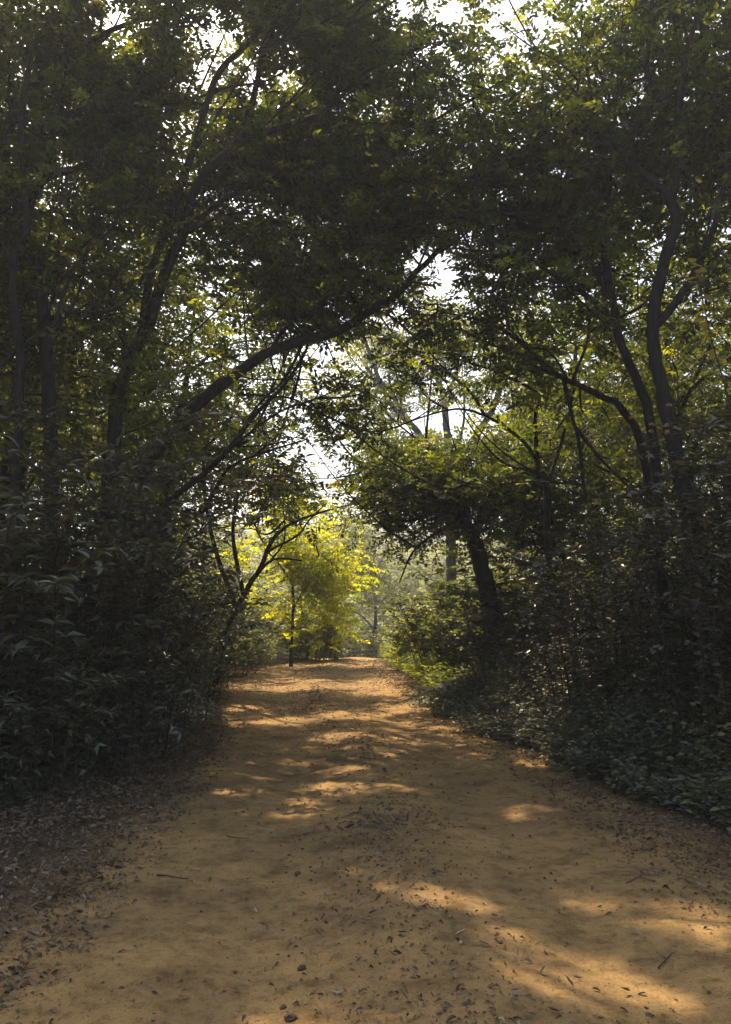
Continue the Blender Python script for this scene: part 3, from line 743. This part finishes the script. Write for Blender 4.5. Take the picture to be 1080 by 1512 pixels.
# ------------------------------------------------------------------ shrubs
def shrub(name, label, cat, base, footprint, h, nstem, leaf_t, llen, gap, m, stem_m, single=0, group=None, seed=1, lean=(0, 0), droop=.35, flowers=0, lo=None, hmin=.55):
    """base (x,y); footprint (rx,ry); stems arch up and outwards and carry paired leaves"""
    r = np.random.default_rng(seed)
    gz = float(ground_z(base[0], base[1], False))
    root = bpy.data.objects.new(name, None); COL.objects.link(root); root.location = (base[0], base[1], gz)
    tag(root, label, cat, group)
    o0 = np.array(root.location)
    pos, D, ends = [], [], []
    tb = Tubes()
    for s_ in range(nstem):
        a, q = r.uniform(0, 6.28), math.sqrt(r.random())
        bx, by = math.cos(a) * q * footprint[0], math.sin(a) * q * footprint[1]
        H = h * r.uniform(hmin, 1.05) * (1 - .2 * q)
        out = r.uniform(.15, .5) * H
        b0 = np.array([bx, by, -.05])
        dirx = np.array([math.cos(a) * q + lean[0] + r.normal(0, .25), math.sin(a) * q + lean[1] + r.normal(0, .25), 0])
        P = catmull([b0, b0 + dirx * out * .3 + [0, 0, H * .5], b0 + dirx * out * .8 + [0, 0, H * .88], b0 + dirx * out * 1.4 + [0, 0, H * (1 - droop * .2)]], 5)
        tb.add(P, np.linspace(.009, .003, len(P)), 4)
        branches = [P]
        for b_ in range(r.integers(3, 6)):
            i = r.integers(len(P) // 4, len(P) - 1); an = r.uniform(0, 6.28); L = r.uniform(.25, .7) * min(1, h / 2)
            e = P[i] + np.array([math.cos(an) * L, math.sin(an) * L, L * r.uniform(-.1, .7)])
            B_ = catmull([P[i], (P[i] + e) / 2 + [0, 0, .08], e], 3); branches.append(B_)
            tb.add(B_, np.linspace(.007, .003, len(B_)), 3)
        for B_ in branches:
            Ls = np.linalg.norm(np.diff(B_, axis=0), axis=1); tot = Ls.sum(); cum = np.concatenate([[0], np.cumsum(Ls)])
            st = tot * .08 if B_ is P else 0.05
            ts = np.arange(st, tot, gap)
            ph = r.uniform(0, 3)
            for j, t in enumerate(ts):
                p = np.array([np.interp(t, cum, B_[:, k]) for k in range(3)])
                tg = B_[min(len(B_) - 1, int(np.searchsorted(cum, t)))] - B_[max(0, int(np.searchsorted(cum, t)) - 1)]
                tg = tg / (np.linalg.norm(tg) + 1e-9)
                for sgn in (0, math.pi):
                    an = ph + j * 1.57 + sgn + r.normal(0, .3)
                    d = np.array([math.cos(an), math.sin(an), 0]) * .9 + tg * .35 + [0, 0, r.normal(.02, .25)]
                    pos.append(p); D.append(d)
            for e_ in range(4):
                an = r.uniform(0, 6.28)
                pos.append(B_[-1]); D.append(np.array([math.cos(an) * .7, math.sin(an) * .7, r.uniform(0, .5)]))
            ends.append(B_[-1])
    pos, D = np.array(pos), np.array(D)
    n = len(pos)
    sc_ = llen * r.uniform(.55, 1.15, n)
    rnd = np.clip(r.random(n) * .8 + .1, 0, 1)
    B = basis(D, r.normal(0, .35, n))
    # the leaves that show largest are parts of their own
    px, py, f = project(pos + o0)
    score = sc_ / f * (1 + .6 * np.clip(pos[:, 2] / h, 0, 1)) + r.random(n) * .004
    score[(px < -40) | (px > 1120) | (py < 0) | (py > 1512)] = -1
    # outer shell faces the road: prefer leaves close to the camera
    score -= .05 * np.clip((f - f.min()) / 1.5, 0, 2)
    pick = np.argsort(-score)[:single] if single else np.zeros(0, int)
    mask = np.ones(n, bool); mask[pick] = False
    V, Q, A = bake(lo or leaf_t, pos[mask], B[mask], sc_[mask], rnd[mask])
    o = link('foliage', mesh_np('foliage', V, Q, m, A, True), root); o['kind'] = 'stuff'
    if single:
        lm = []
        for v_ in range(6):
            r0 = .1 + .15 * v_
            V, Q, A = bake(leaf_t, np.zeros((1, 3)), np.eye(3)[None], np.ones(1), np.array([r0]))
            lm.append(mesh_np('leaf', V, Q, m, A, True))
        from mathutils import Matrix
        for i in pick:
            o = link('leaf', lm[int(rnd[i] * 5.99)], root)
            Mx = Matrix([[*(B[i][k] * sc_[i]), pos[i][k]] for k in range(3)] + [[0, 0, 0, 1]])
            o.matrix_basis = Mx
    o = link('stem', tb.mesh('stem', stem_m), root); o['kind'] = 'stuff'
    return root, np.array(ends) + o0

LB, LO, LS = leaf_big(), leaf_oval(), leaf_simple(.5)
LM1, LM2 = leaf_mid(.34, .25, .1), leaf_mid(.55, .15, .08)
# left thicket
S = 'dark leafy shrub in the left thicket'
shrub('shrub', 'tall broad leaved shrub at the left edge, nearest to the camera', 'shrub', (-3.75, 7.4), (.9, .8), 2.7, 34, LB, .19, .075, M_SHRUB, M_TWIG, 260, None, 11, (.1, -.1), lo=LM1)
shrub('shrub', 'highest long leaved shrub of the left thicket, peaking under the leaning limb', 'shrub', (-3.1, 8.6), (.75, .8), 4.1, 40, LB, .16, .075, M_SHRUB, M_TWIG, 280, None, 12, (.05, -.1), lo=LM1)
shrub('shrub', 'grey green shrub right of the highest shrub in the left thicket', 'shrub', (-2.75, 9.8), (.6, .8), 3.0, 30, LB, .15, .075, M_SHRUB, M_TWIG, 200, None, 13, (.1, -.1), lo=LM1)
shrub('shrub', 'dark shrub behind the left edge shrub under the forked tree', 'shrub', (-4.9, 9.2), (1.1, .8), 3.2, 30, LB, .17, .085, M_SHRUB, M_TWIG, 120, None, 14, (.1, 0), lo=LM1)
shrub('shrub', 'low dark shrub at the foot of the left thicket beside the leaf litter', 'shrub', (-3.0, 7.9), (.9, .7), 1.3, 34, LB, .12, .06, M_SHRUB, M_TWIG, 160, None, 15, lo=LM1)
shrub('shrub', 'rounded shrub where the left thicket meets the road bend', 'shrub', (-3.0, 12.2), (.7, 1.0), 2.7, 32, LB, .14, .075, M_SHRUB, M_TWIG, 120, None, 16, lo=LM1)
# right bank
_, e1 = shrub('lantana_shrub', 'tall flowering shrub with orange heads at the right edge', 'shrub', (4.5, 7.3), (1.0, .9), 4.2, 44, LO, .095, .04, M_LANT, M_TWIG, 280, None, 21, (-.1, -.1), lo=LM2)
_, e2 = shrub('lantana_shrub', 'flowering shrub with pink and yellow heads left of the tallest right one', 'shrub', (3.7, 8.35), (.75, .7), 3.3, 44, LO, .095, .04, M_LANT, M_TWIG, 240, None, 22, (-.1, -.1), lo=LM2)
_, e3 = shrub('lantana_shrub', 'dense dark shrub filling the middle of the right bank', 'shrub', (3.2, 11), (.8, 1.0), 2.9, 44, LO, .10, .045, M_LANT, M_TWIG, 120, None, 23, (-.1, -.1), lo=LM2)
shrub('shrub', 'dark shrub on the right bank behind the flowering ones', 'shrub', (5.7, 10.6), (1.1, 1.0), 4.4, 36, LO, .11, .05, M_LANT, M_TWIG, 100, None, 24, (-.1, -.1), lo=LM2)
shrub('shrub', 'rounded dark bush at the foot of the thick leaning trunk', 'shrub', (2.9, 14.8), (.8, 1.1), 2.3, 44, LO, .11, .05, M_LANT, M_TWIG, 0, None, 25, lo=LM2)
shrub('shrub', 'dome shaped dark bush right of the opening at the end of the road', 'shrub', (2.25, 20.5), (1.0, 1.3), 2.5, 64, LO, .13, .06, M_DARK, M_TWIG, 0, None, 26, lo=LM2)
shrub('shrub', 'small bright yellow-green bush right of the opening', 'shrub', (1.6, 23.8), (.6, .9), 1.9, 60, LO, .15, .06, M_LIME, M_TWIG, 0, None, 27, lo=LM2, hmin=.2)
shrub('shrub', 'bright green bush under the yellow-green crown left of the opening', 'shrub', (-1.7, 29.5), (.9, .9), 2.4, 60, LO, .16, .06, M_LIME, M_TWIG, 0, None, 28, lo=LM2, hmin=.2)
# flower heads of the flowering shrubs
def flower_mats():
    out = []
    for nm, c in [('orange_petal', (.36, .16, .05)), ('pink_petal', (.30, .15, .11)), ('yellow_petal', (.42, .28, .05))]:
        m, n = mat(nm); p = N(n, 'ShaderNodeBsdfPrincipled'); p.inputs['Base Color'].default_value = (*c, 1); p.inputs['Roughness'].default_value = .6
        o = N(n, 'ShaderNodeOutputMaterial'); n.links.new(p.outputs[0], o.inputs[0]); out.append(m)
    return out
FM = flower_mats()
FMESH = []
for m in FM:
    r = np.random.default_rng(5)
    k = 26
    a = np.arange(k) * 2.39996; zz = 1 - .85 * np.arange(k) / k; rr = np.sqrt(np.clip(1 - zz ** 2, 0, 1))
    D = np.stack([np.cos(a) * rr, np.sin(a) * rr, zz], -1)
    V, Q, A = bake(leaf_simple(.9, .1, .1), D * .016, basis(np.cross(D, [0.3, .8, .2]) + D * .4, r.uniform(0, 3, k)), np.full(k, .016), r.random(k))
    FMESH.append(mesh_np('flower_head', V, Q, m, A))
shr = [o for o in bpy.data.objects if o.name.startswith('lantana_shrub')]
def flowers(root, ends, pts, depth_bias=0):
    for (px_, py_, c) in pts:
        X, Y_, f = project(ends)
        i = int(np.argmin((X - px_) ** 2 + (Y_ - py_) ** 2 + f * 3))
        p = at(px_, py_, ends[i][1] - .12)
        o = link('flower_head', FMESH[c], root); o.location = p - np.array(root.location); s = random.uniform(.6, .95); o.scale = (s, s, s)
        o.rotation_euler = (random.uniform(-.4, .4), random.uniform(-.4, .4), random.uniform(0, 6))
        o['label'] = ['orange flower head', 'pink flower head', 'yellow flower head'][c]
flowers(shr[0], e1, [(1023, 621, 0), (985, 629, 1), (985, 639, 0), (963, 628, 1), (962, 638, 0), (988, 600, 1), (1020, 637, 0), (1070, 750, 0), (1040, 778, 2), (1022, 640, 1), (920, 840, 2), (933, 842, 2), (985, 838, 2)])
flowers(shr[1], e2, [(932, 617, 0), (940, 588, 2), (901, 616, 0), (884, 721, 1), (908, 721, 0), (882, 745, 1), (876, 757, 1), (929, 757, 2), (852, 736, 0), (765, 757, 1), (900, 784, 2), (907, 797, 2)])

# shrub templates for the rows farther off
def template_shrub(seed, h, n, size, m):
    root, _ = shrub('shrub', 'x y z w', 'shrub', (0, 0), (1.0, 1.0), h, n, LO, size, size * .6, m, M_TWIG, 0, None, seed, lo=LM2, hmin=.3)
    prep(root); return root
ST = [template_shrub(41, 2.4, 26, .14, M_DARK), template_shrub(42, 2.0, 26, .13, M_DARK), template_shrub(43, 3.2, 28, .16, M_DARK)]
for k, (x, y, s) in enumerate([(-5.2, 12, 1), (-4.6, 14.4, 1.1), (-4.9, 17, 1.1), (-3.75, 16.6, .95), (-4.1, 19.2, 1.0), (-3.9, 22.5, 1.0), (-5.4, 20, 1.1), (-5.0, 23, 1.1), (-4.6, 26, 1), (-6.8, 16, 1.3), (-7, 22, 1.4), (-7.2, 28, 1.4), (-6, 33, 1.2), (-3.7, 27.4, .9), (-4.3, 30.5, 1.1), (-9, 33, 1.4), (-5.2, 38, 1.2), (-7, 11, 1.2), (-6, 8, 1)]):
    put(ST, k, x, y, s, 'shadowy undergrowth shrub on the left, ' + place_words(x * 1.25, y), 'shrub', 'undergrowth along the left side')
for k, (x, y, s) in enumerate([(4.9, 14.2, 1.1), (4.0, 16.5, 1.2), (3.4, 22.4, 1.35), (4.6, 30.5, 1.5), (3.1, 18.6, 1.1), (3.4, 17, .9), (3.4, 18.2, 1), (4.2, 21, 1.2), (3.3, 24.5, 1.1), (6, 13, 1.3), (6.2, 18.5, 1.4), (6.4, 24, 1.4), (5.5, 29, 1.3), (6.5, 34, 1.4), (9, 30, 1.5), (5.5, 8, 1.2), (6.4, 10, 1.3)]):
    put(ST, k + 1, x, y, s, 'shadowy undergrowth shrub on the right, ' + place_words(x * 1.5, y), 'shrub', 'undergrowth along the right side')

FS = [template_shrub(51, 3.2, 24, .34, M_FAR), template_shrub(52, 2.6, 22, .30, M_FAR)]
for k in range(46):
    y = 44 + (k // 12) * 6 + random.uniform(-1.5, 1.5)
    x = (-11 + (k % 12) * 2.1 + random.uniform(-.7, .7)) * (y / 45)
    put(FS, k, x, y, random.uniform(.8, 1.3), 'hazy pale bush beyond the crest ' + ('left of' if x < -1.5 else 'right of' if x > 4 else 'in the middle of') + ' the opening, ' + ['nearest', 'second', 'third', 'farthest'][min(3, k // 12)] + ' row', 'shrub', 'hazy bushes beyond the road')

# ------------------------------------------------------------------ climbing vine at the right edge
def vine():
    P = catmull([at(1090, 640, 4.6), at(1068, 560, 4.6), at(1050, 500, 4.6), at(1042, 460, 4.6), at(1030, 410, 4.6), at(1022, 388, 4.6)], 5)
    gz = float(ground_z(P[0][0], P[0][1], False))
    base = np.array([P[0][0] + .1, P[0][1], gz])
    P = np.vstack([catmull([base, (base + P[0]) / 2 + [.05, 0, 0], P[0]], 4)[:-1], P])
    root = bpy.data.objects.new('climbing_vine', None); COL.objects.link(root); root.location = base
    tag(root, 'thin pale climbing vine with lobed leaves rising at the right edge', 'vine')
    tb = Tubes(); tb.add(P - base, np.linspace(.006, .002, len(P)), 5); link('stem', tb.mesh('stem', M_TWIG), root)
    V, Q = leaf_oval(.75, .2, .06)
    for k in range(26):
        i = len(P) - 1 - int(k * .85)
        if i < 3: break
        a = random.uniform(0, 6.28)
        D = np.array([[math.cos(a), math.sin(a), random.uniform(-.3, .3)]])
        V2, Q2, A = bake((V, Q), (P[i] - base)[None], basis(D, np.array([random.uniform(-.5, .5)])), np.array([random.uniform(.05, .085)]), np.array([random.uniform(.5, 1)]))
        link('leaf', mesh_np('leaf', V2, Q2, M_COVER, A, True), root)
vine()

# ------------------------------------------------------------------ ground cover and grass
def cover(name, label, pts, h, size, m, kind_label='ground cover', per=9):
    n = len(pts)
    P = np.repeat(pts, per, axis=0)
    H = np.repeat(h, per)
    k = len(P)
    z = H * rng.random(k) ** .6
    sp_ = rng.normal(0, 1, (k, 2)) * .10 * (0.4 + z[:, None])
    pos = np.stack([P[:, 0] + sp_[:, 0], P[:, 1] + sp_[:, 1], ground_z(P[:, 0], P[:, 1], False) + z], -1)
    a = rng.uniform(0, 6.28, k)
    D = np.stack([np.cos(a), np.sin(a), rng.uniform(-.2, .55, k)], -1)
    V, Q, A = bake(m[1], pos, basis(D, rng.normal(0, .4, k)), size * rng.uniform(.6, 1.3, k), np.clip(.45 * np.repeat(rng.random(n), per) + .45 * rng.random(k), 0, 1))
    o = link(name, mesh_np(name, V, Q, m[0], A, False))
    tag(o, label, 'ground cover', None, 'stuff')
def scatter(n, x0, x1, y0, y1, f):
    x = rng.uniform(x0, x1, n); y = rng.uniform(y0, y1, n)
    k_ = f(x, y); x, y = x[k_], y[k_]
    return np.stack([x, y], -1)
# front edge of the cover on the right bank
re_ = lambda y: np.interp(y, [5, 6.3, 8.9, 12, 14, 18, 22, 30], [3.1, 2.75, 2.0, 1.65, 1.3, 1.25, .95, .6])
pts = scatter(26000, .6, 5.0, 5.0, 17, lambda x, y: (x > re_(y) + .5 * (fbm(x * 1.6, y * 1.6, 3) * 2 - 1) + .1 * rng.standard_normal(len(x))) & (x < re_(y) + 2.7) & (rng.random(len(x)) < np.clip(1.5 - y / 22, .2, 1)))
edge = np.clip((pts[:, 0] - re_(pts[:, 1])) / .8, .12, 1)
cover('ground_cover', 'low grey green leafy cover edging the right side of the road', pts, (.10 + 1.15 * np.clip((pts[:, 0] - re_(pts[:, 1])) / 1.5, .08, 1)) * (.15 + 1.45 * fbm(pts[:, 0] * 2.2, pts[:, 1] * 2.2, 3)) * rng.uniform(.6, 1.25, len(pts)), .07, (M_COVER, leaf_simple(.55)), per=11)
pts = scatter(5200, .3, 4.0, 17, 31, lambda x, y: (x > re_(y)) & (x < re_(y) + 2))
cover('ground_cover', 'sunlit yellow green cover by the right verge near the road end', pts, .15 + .45 * rng.random(len(pts)), .10, (M_LIME, leaf_simple(.5)))
le_ = lambda y: np.interp(y, [5, 7.3, 9, 11, 13, 16, 21, 26, 30], [-3.2, -2.95, -2.45, -2.3, -2.3, -3.0, -3.9, -3.4, -2.2])
pts = scatter(12000, -6.0, -1.9, 5.5, 15, lambda x, y: (x < le_(y) + .15 * (fbm(x * 2, y * 2, 3) * 2 - 1)) & (rng.random(len(x)) < .6 + .4 * (x < le_(y) - .3)))
cover('ground_cover', 'sparse dark seedlings and weeds along the left verge', pts, .04 + .22 * rng.random(len(pts)) ** 2, .065, (M_SHRUB, leaf_simple(.5)), per=7)
pts = scatter(3600, -5.5, -1.2, 15, 33, lambda x, y: (x < le_(y)) & (x > le_(y) - 2))
cover('ground_cover', 'short green weeds along the left verge near the road end', pts, .06 + .28 * rng.random(len(pts)), .09, (M_COVER, leaf_simple(.4)))

# ------------------------------------------------------------------ leaf litter
DRY = [leaf_oval(w_, d_, f_) for w_, d_, f_ in [(.42, .3, .2), (.3, -.35, .16), (.5, .15, -.12), (.36, .5, .22)]]
DRYM = [leaf_mid(w_, d_, f_) for w_, d_, f_ in [(.42, .3, .2), (.3, -.35, .16), (.5, .15, -.12), (.36, .5, .22)]]
def litter_density(x, y):
    fm, mid = floor_mask(x, y)
    l, r = road_l(y), road_r(y)
    left = np.clip((l - x + .45) / .55, 0, 1) * 1.6
    right = np.clip((x - r + .75) / .7, 0, 1)
    c = (l + r) / 2
    m_ = np.exp(-((x - c + .1) / .45) ** 2) * np.clip(fbm(x * .7, y * .45 + 3, 3) * 2.8 - .85, 0.05, 1) * np.clip(1.35 - y / 11, .2, 1)
    far = np.clip((y - 9) / 10, 0, 1) * .10
    clump = .25 + 1.5 * np.clip(fbm(x * 2.2, y * 2.2, 3) - .3, 0, 1)
    return np.clip(np.maximum(np.maximum(left * 1.0, right * 1.1), m_) * clump + .018 + far * clump, 0, 1)
n = 380000
u = rng.random(n)
y = 2.4 + 27.6 * u ** 1.5
x = rng.uniform(-5.2, 3.6, n)
k_ = rng.random(n) < litter_density(x, y) * .85
x, y = x[k_], y[k_]
n = len(x)
siz = rng.uniform(.018, .055, n) * np.where(rng.random(n) < .15, 1.5, 1) * np.where(x < road_l(y) + .2, .85, .72)
a = rng.uniform(0, 6.28, n)
D = np.stack([np.cos(a), np.sin(a), rng.normal(0, .22, n)], -1)
pos = np.stack([x, y, ground_z(x, y) + .004 + siz * .12 + np.where(x < road_l(y), rng.random(n) * .025, 0)], -1)
rl = rng.normal(0, .45, n)
rnd = np.clip(rng.beta(1.6, 2.4, n), 0, 1)
px, py, f = project(pos)
show = siz / f + rng.random(n) * .0005
show[(px < 0) | (px > 1080) | (py > 1512)] = -1
pick = np.argsort(-show)[:300]
Bm = basis(D, rl)
LM = {}
from mathutils import Matrix
for ti in range(4):
    for v_ in range(5):
        V, Q, A = bake(DRY[ti], np.zeros((1, 3)), np.eye(3)[None], np.ones(1), np.array([.1 + .2 * v_]))
        LM[ti, v_] = mesh_np('fallen_leaf', V, Q, M_LITTER, A, True)
mask = np.ones(n, bool); mask[pick] = False
for i in pick:
    ct, cv = random.randrange(4), min(4, int(rnd[i] * 5))
    o = link('fallen_leaf', LM[ct, cv])
    o.matrix_world = Matrix([[*(Bm[i][k] * siz[i]), pos[i][k]] for k in range(3)] + [[0, 0, 0, 1]])
    look = ['blackish brown', 'dark brown', 'mid brown', 'light tan', 'pale buff'][cv] + ' ' + ['broad curled', 'narrow arched', 'broad cupped', 'slender drooping'][ct]
    l_, r_ = float(road_l(y[i])), float(road_r(y[i])); q_ = (x[i] - l_) / (r_ - l_)
    dist = 'at the bottom' if y[i] < 3.9 else ('a few paces ahead' if y[i] < 5.2 else 'farther up')
    if q_ < 0: tag(o, look + ' dead leaf in the left verge litter ' + dist, 'fallen leaf', 'dry leaves on the left verge')
    else: tag(o, look + ' dead leaf on the ' + ('left wheel track ' if q_ < .36 else 'middle strip ' if q_ < .6 else 'right wheel track ') + dist, 'fallen leaf', 'dry leaves on the road')
Vs, Qs, As, off = [], [], [], 0
tsel = rng.integers(0, 4, n)
for ti in range(4):
    near = mask & (tsel == ti) & (y < 6.5)
    V, Q, A = bake(DRYM[ti], pos[near], Bm[near], siz[near], rnd[near]); Vs.append(V); Qs.append(Q + off); As.append(A); off += len(V)
    far_ = mask & (tsel == ti) & (y >= 6.5)
    V, Q, A = bake(leaf_simple(.5, .2, .15), pos[far_], Bm[far_], siz[far_] * 1.15, rnd[far_]); Vs.append(V); Qs.append(Q + off); As.append(A); off += len(V)
# crumbs of bark, seed husks and broken leaf
nc = 90000
yc = 2.4 + 19 * rng.random(nc) ** 1.6; xc = rng.uniform(-3.5, 3.3, nc)
dl = litter_density(xc, yc)
kc = rng.random(nc) < .16 + .9 * dl
xc, yc = xc[kc], yc[kc]; nc = len(xc)
ac = rng.uniform(0, 6.28, nc)
V, Q, A = bake(leaf_simple(.5, .1, .2), np.stack([xc, yc, ground_z(xc, yc) + .003], -1), basis(np.stack([np.cos(ac), np.sin(ac), rng.normal(0, .15, nc)], -1), rng.normal(0, .5, nc)), rng.uniform(.004, .016, nc), rng.beta(1.5, 2.0, nc))
Vs.append(V); As.append(A); off_c = off
Vq, Qq = np.vstack(Vs), Qs
o = link('leaf_litter', mesh_np('leaf_litter', Vq, np.vstack(Qs + [Q + off_c]), M_LITTER, np.concatenate(As)))
tag(o, 'layer of small brown dry leaves scattered over verges and road', 'leaf litter', None, 'stuff')

# singled-out leaves, stones and twigs on the road
def special_leaf(px_, py_, L, ang, v_, label, t=2):
    g0 = on_ground(px_, py_); z = float(ground_z(g0[0], g0[1]))
    o = link('fallen_leaf', LM[t, v_]); o.location = (g0[0], g0[1], z + .012); o.rotation_euler = (random.uniform(-.15, .15), random.uniform(-.2, .2), ang); o.scale = (L, L, L)
    tag(o, label, 'fallen leaf', None)
special_leaf(285, 1284, .055, -1.1, 4, 'pale grey oval leaf lying alone left of the middle of the road')
special_leaf(672, 1392, .075, -1.3, 4, 'pale curled leaf on the road below the middle sun patch', 1)
special_leaf(580, 1416, .06, -1.5, 0, 'dark brown boat shaped leaf near the bottom centre of the road', 0)
special_leaf(955, 1458, .05, 1.2, 3, 'yellow brown leaf at the lower end of the brightest sun patch', 0)
special_leaf(905, 1345, .05, 1.0, 3, 'tan leaf at the upper edge of the right hand sun patch', 3)
def stone(px_, py_, s, label, cat='stone'):
    g0 = on_ground(px_, py_); z = float(ground_z(g0[0], g0[1]))
    r = np.random.default_rng(int(px_ + py_))
    import bmesh
    bm = bmesh.new(); bmesh.ops.create_icosphere(bm, subdivisions=2, radius=1)
    for v in bm.verts:
        d = np.array(v.co); k = 1 + .35 * (vnoise(np.array([d[0] * 1.5 + px_]), np.array([d[1] * 1.5 + d[2] * 2 + py_]))[0] - .5) * 2
        v.co = Vector(d * k * np.array([s, s * .8, s * .55]))
    me = bpy.data.meshes.new('stone'); bm.to_mesh(me); bm.free(); me.materials.append(M_STONE)
    o = link('stone', me); o.location = (g0[0], g0[1], z + s * .25); o.rotation_euler = (0, 0, r.uniform(0, 6))
    tag(o, label, cat)
stone(440, 1283, .022, 'dark grey stone on the road straight below the far bend')
stone(446, 1424, .026, 'dark lumpy stone at the lower edge of the central leaf patch')
stone(430, 1496, .026, 'largest dark stone at the bottom edge of the road')
stone(418, 1478, .016, 'small dark stone just above the largest bottom stone')
stone(623, 1319, .013, 'tiny black pebble inside the middle sun patch')
stone(668, 1323, .009, 'tiny pebble at the right end of the middle sun patch')
stone(180, 1461, .011, 'dark pebble on the bare dirt at lower left')
stone(152, 1454, .008, 'smallest pebble left of the dark pebble at lower left')
stone(818, 1174, .016, 'dark clod beside the right hand verge')
stone(938, 1331, .010, 'black pebble in the upper right sun patch')
stone(1047, 1458, .010, 'black pebble near the right edge at the bottom')
stone(954, 1476, .010, 'black pebble below the brightest sun patch')
stone(820, 1292, .012, 'dark pebble above the right hand sun patches')
stone(505, 1208, .010, 'pebble just under the central sun patch')
def twig(pts, r0, label):
    P = catmull([on_ground(a, b) for a, b in pts], 4)
    P[:, 2] = ground_z(P[:, 0], P[:, 1]) + r0 + .004
    base = P[0].copy()
    tb = Tubes(); tb.add(P - base, np.linspace(r0, r0 * .4, len(P)), 5, .3)
    o = link('twig', tb.mesh('twig', M_TWIG)); o.location = base
    tag(o, label, 'twig')
twig([(232, 1293), (250, 1294), (278, 1297)], .006, 'short dark twig lying across the left wheel track')
twig([(972, 1421), (985, 1411), (998, 1404)], .004, 'pale bent twig right of the brightest sun patch')
twig([(925, 1305), (945, 1300), (968, 1306)], .003, 'thin twig on the road right of the verge clod')
twig([(335, 1236), (352, 1238), (368, 1237)], .004, 'thin straight twig in the leafy middle strip')

# ------------------------------------------------------------------ haze in the air
import bmesh
bm = bmesh.new(); bmesh.ops.create_cube(bm, size=1)
me = bpy.data.meshes.new('haze'); bm.to_mesh(me); bm.free()
hz, hn = mat('haze')
pv = N(hn, 'ShaderNodeVolumePrincipled')
pv.inputs['Color'].default_value = (.85, .91, 1, 1); pv.inputs['Density'].default_value = .0017; pv.inputs['Anisotropy'].default_value = .3
oo = N(hn, 'ShaderNodeOutputMaterial'); hn.links.new(pv.outputs[0], oo.inputs['Volume'])
me.materials.append(hz)
h_ = link('haze', me)
h_.scale = (3200, 1700, 78); h_.location = (0, 700, 78 / 2 - 14)
h_['kind'] = 'stuff'; h_['label'] = 'thin pale haze in the air under the trees'
tot = sum(len(o.data.loop_triangles) or sum(max(0, len(p.vertices) - 2) for p in []) for o in [] )
print('leaves', NLEAF[0], 'tris', sum(len(m.loops) - 2 * len(m.polygons) for m in bpy.data.meshes if m.users))
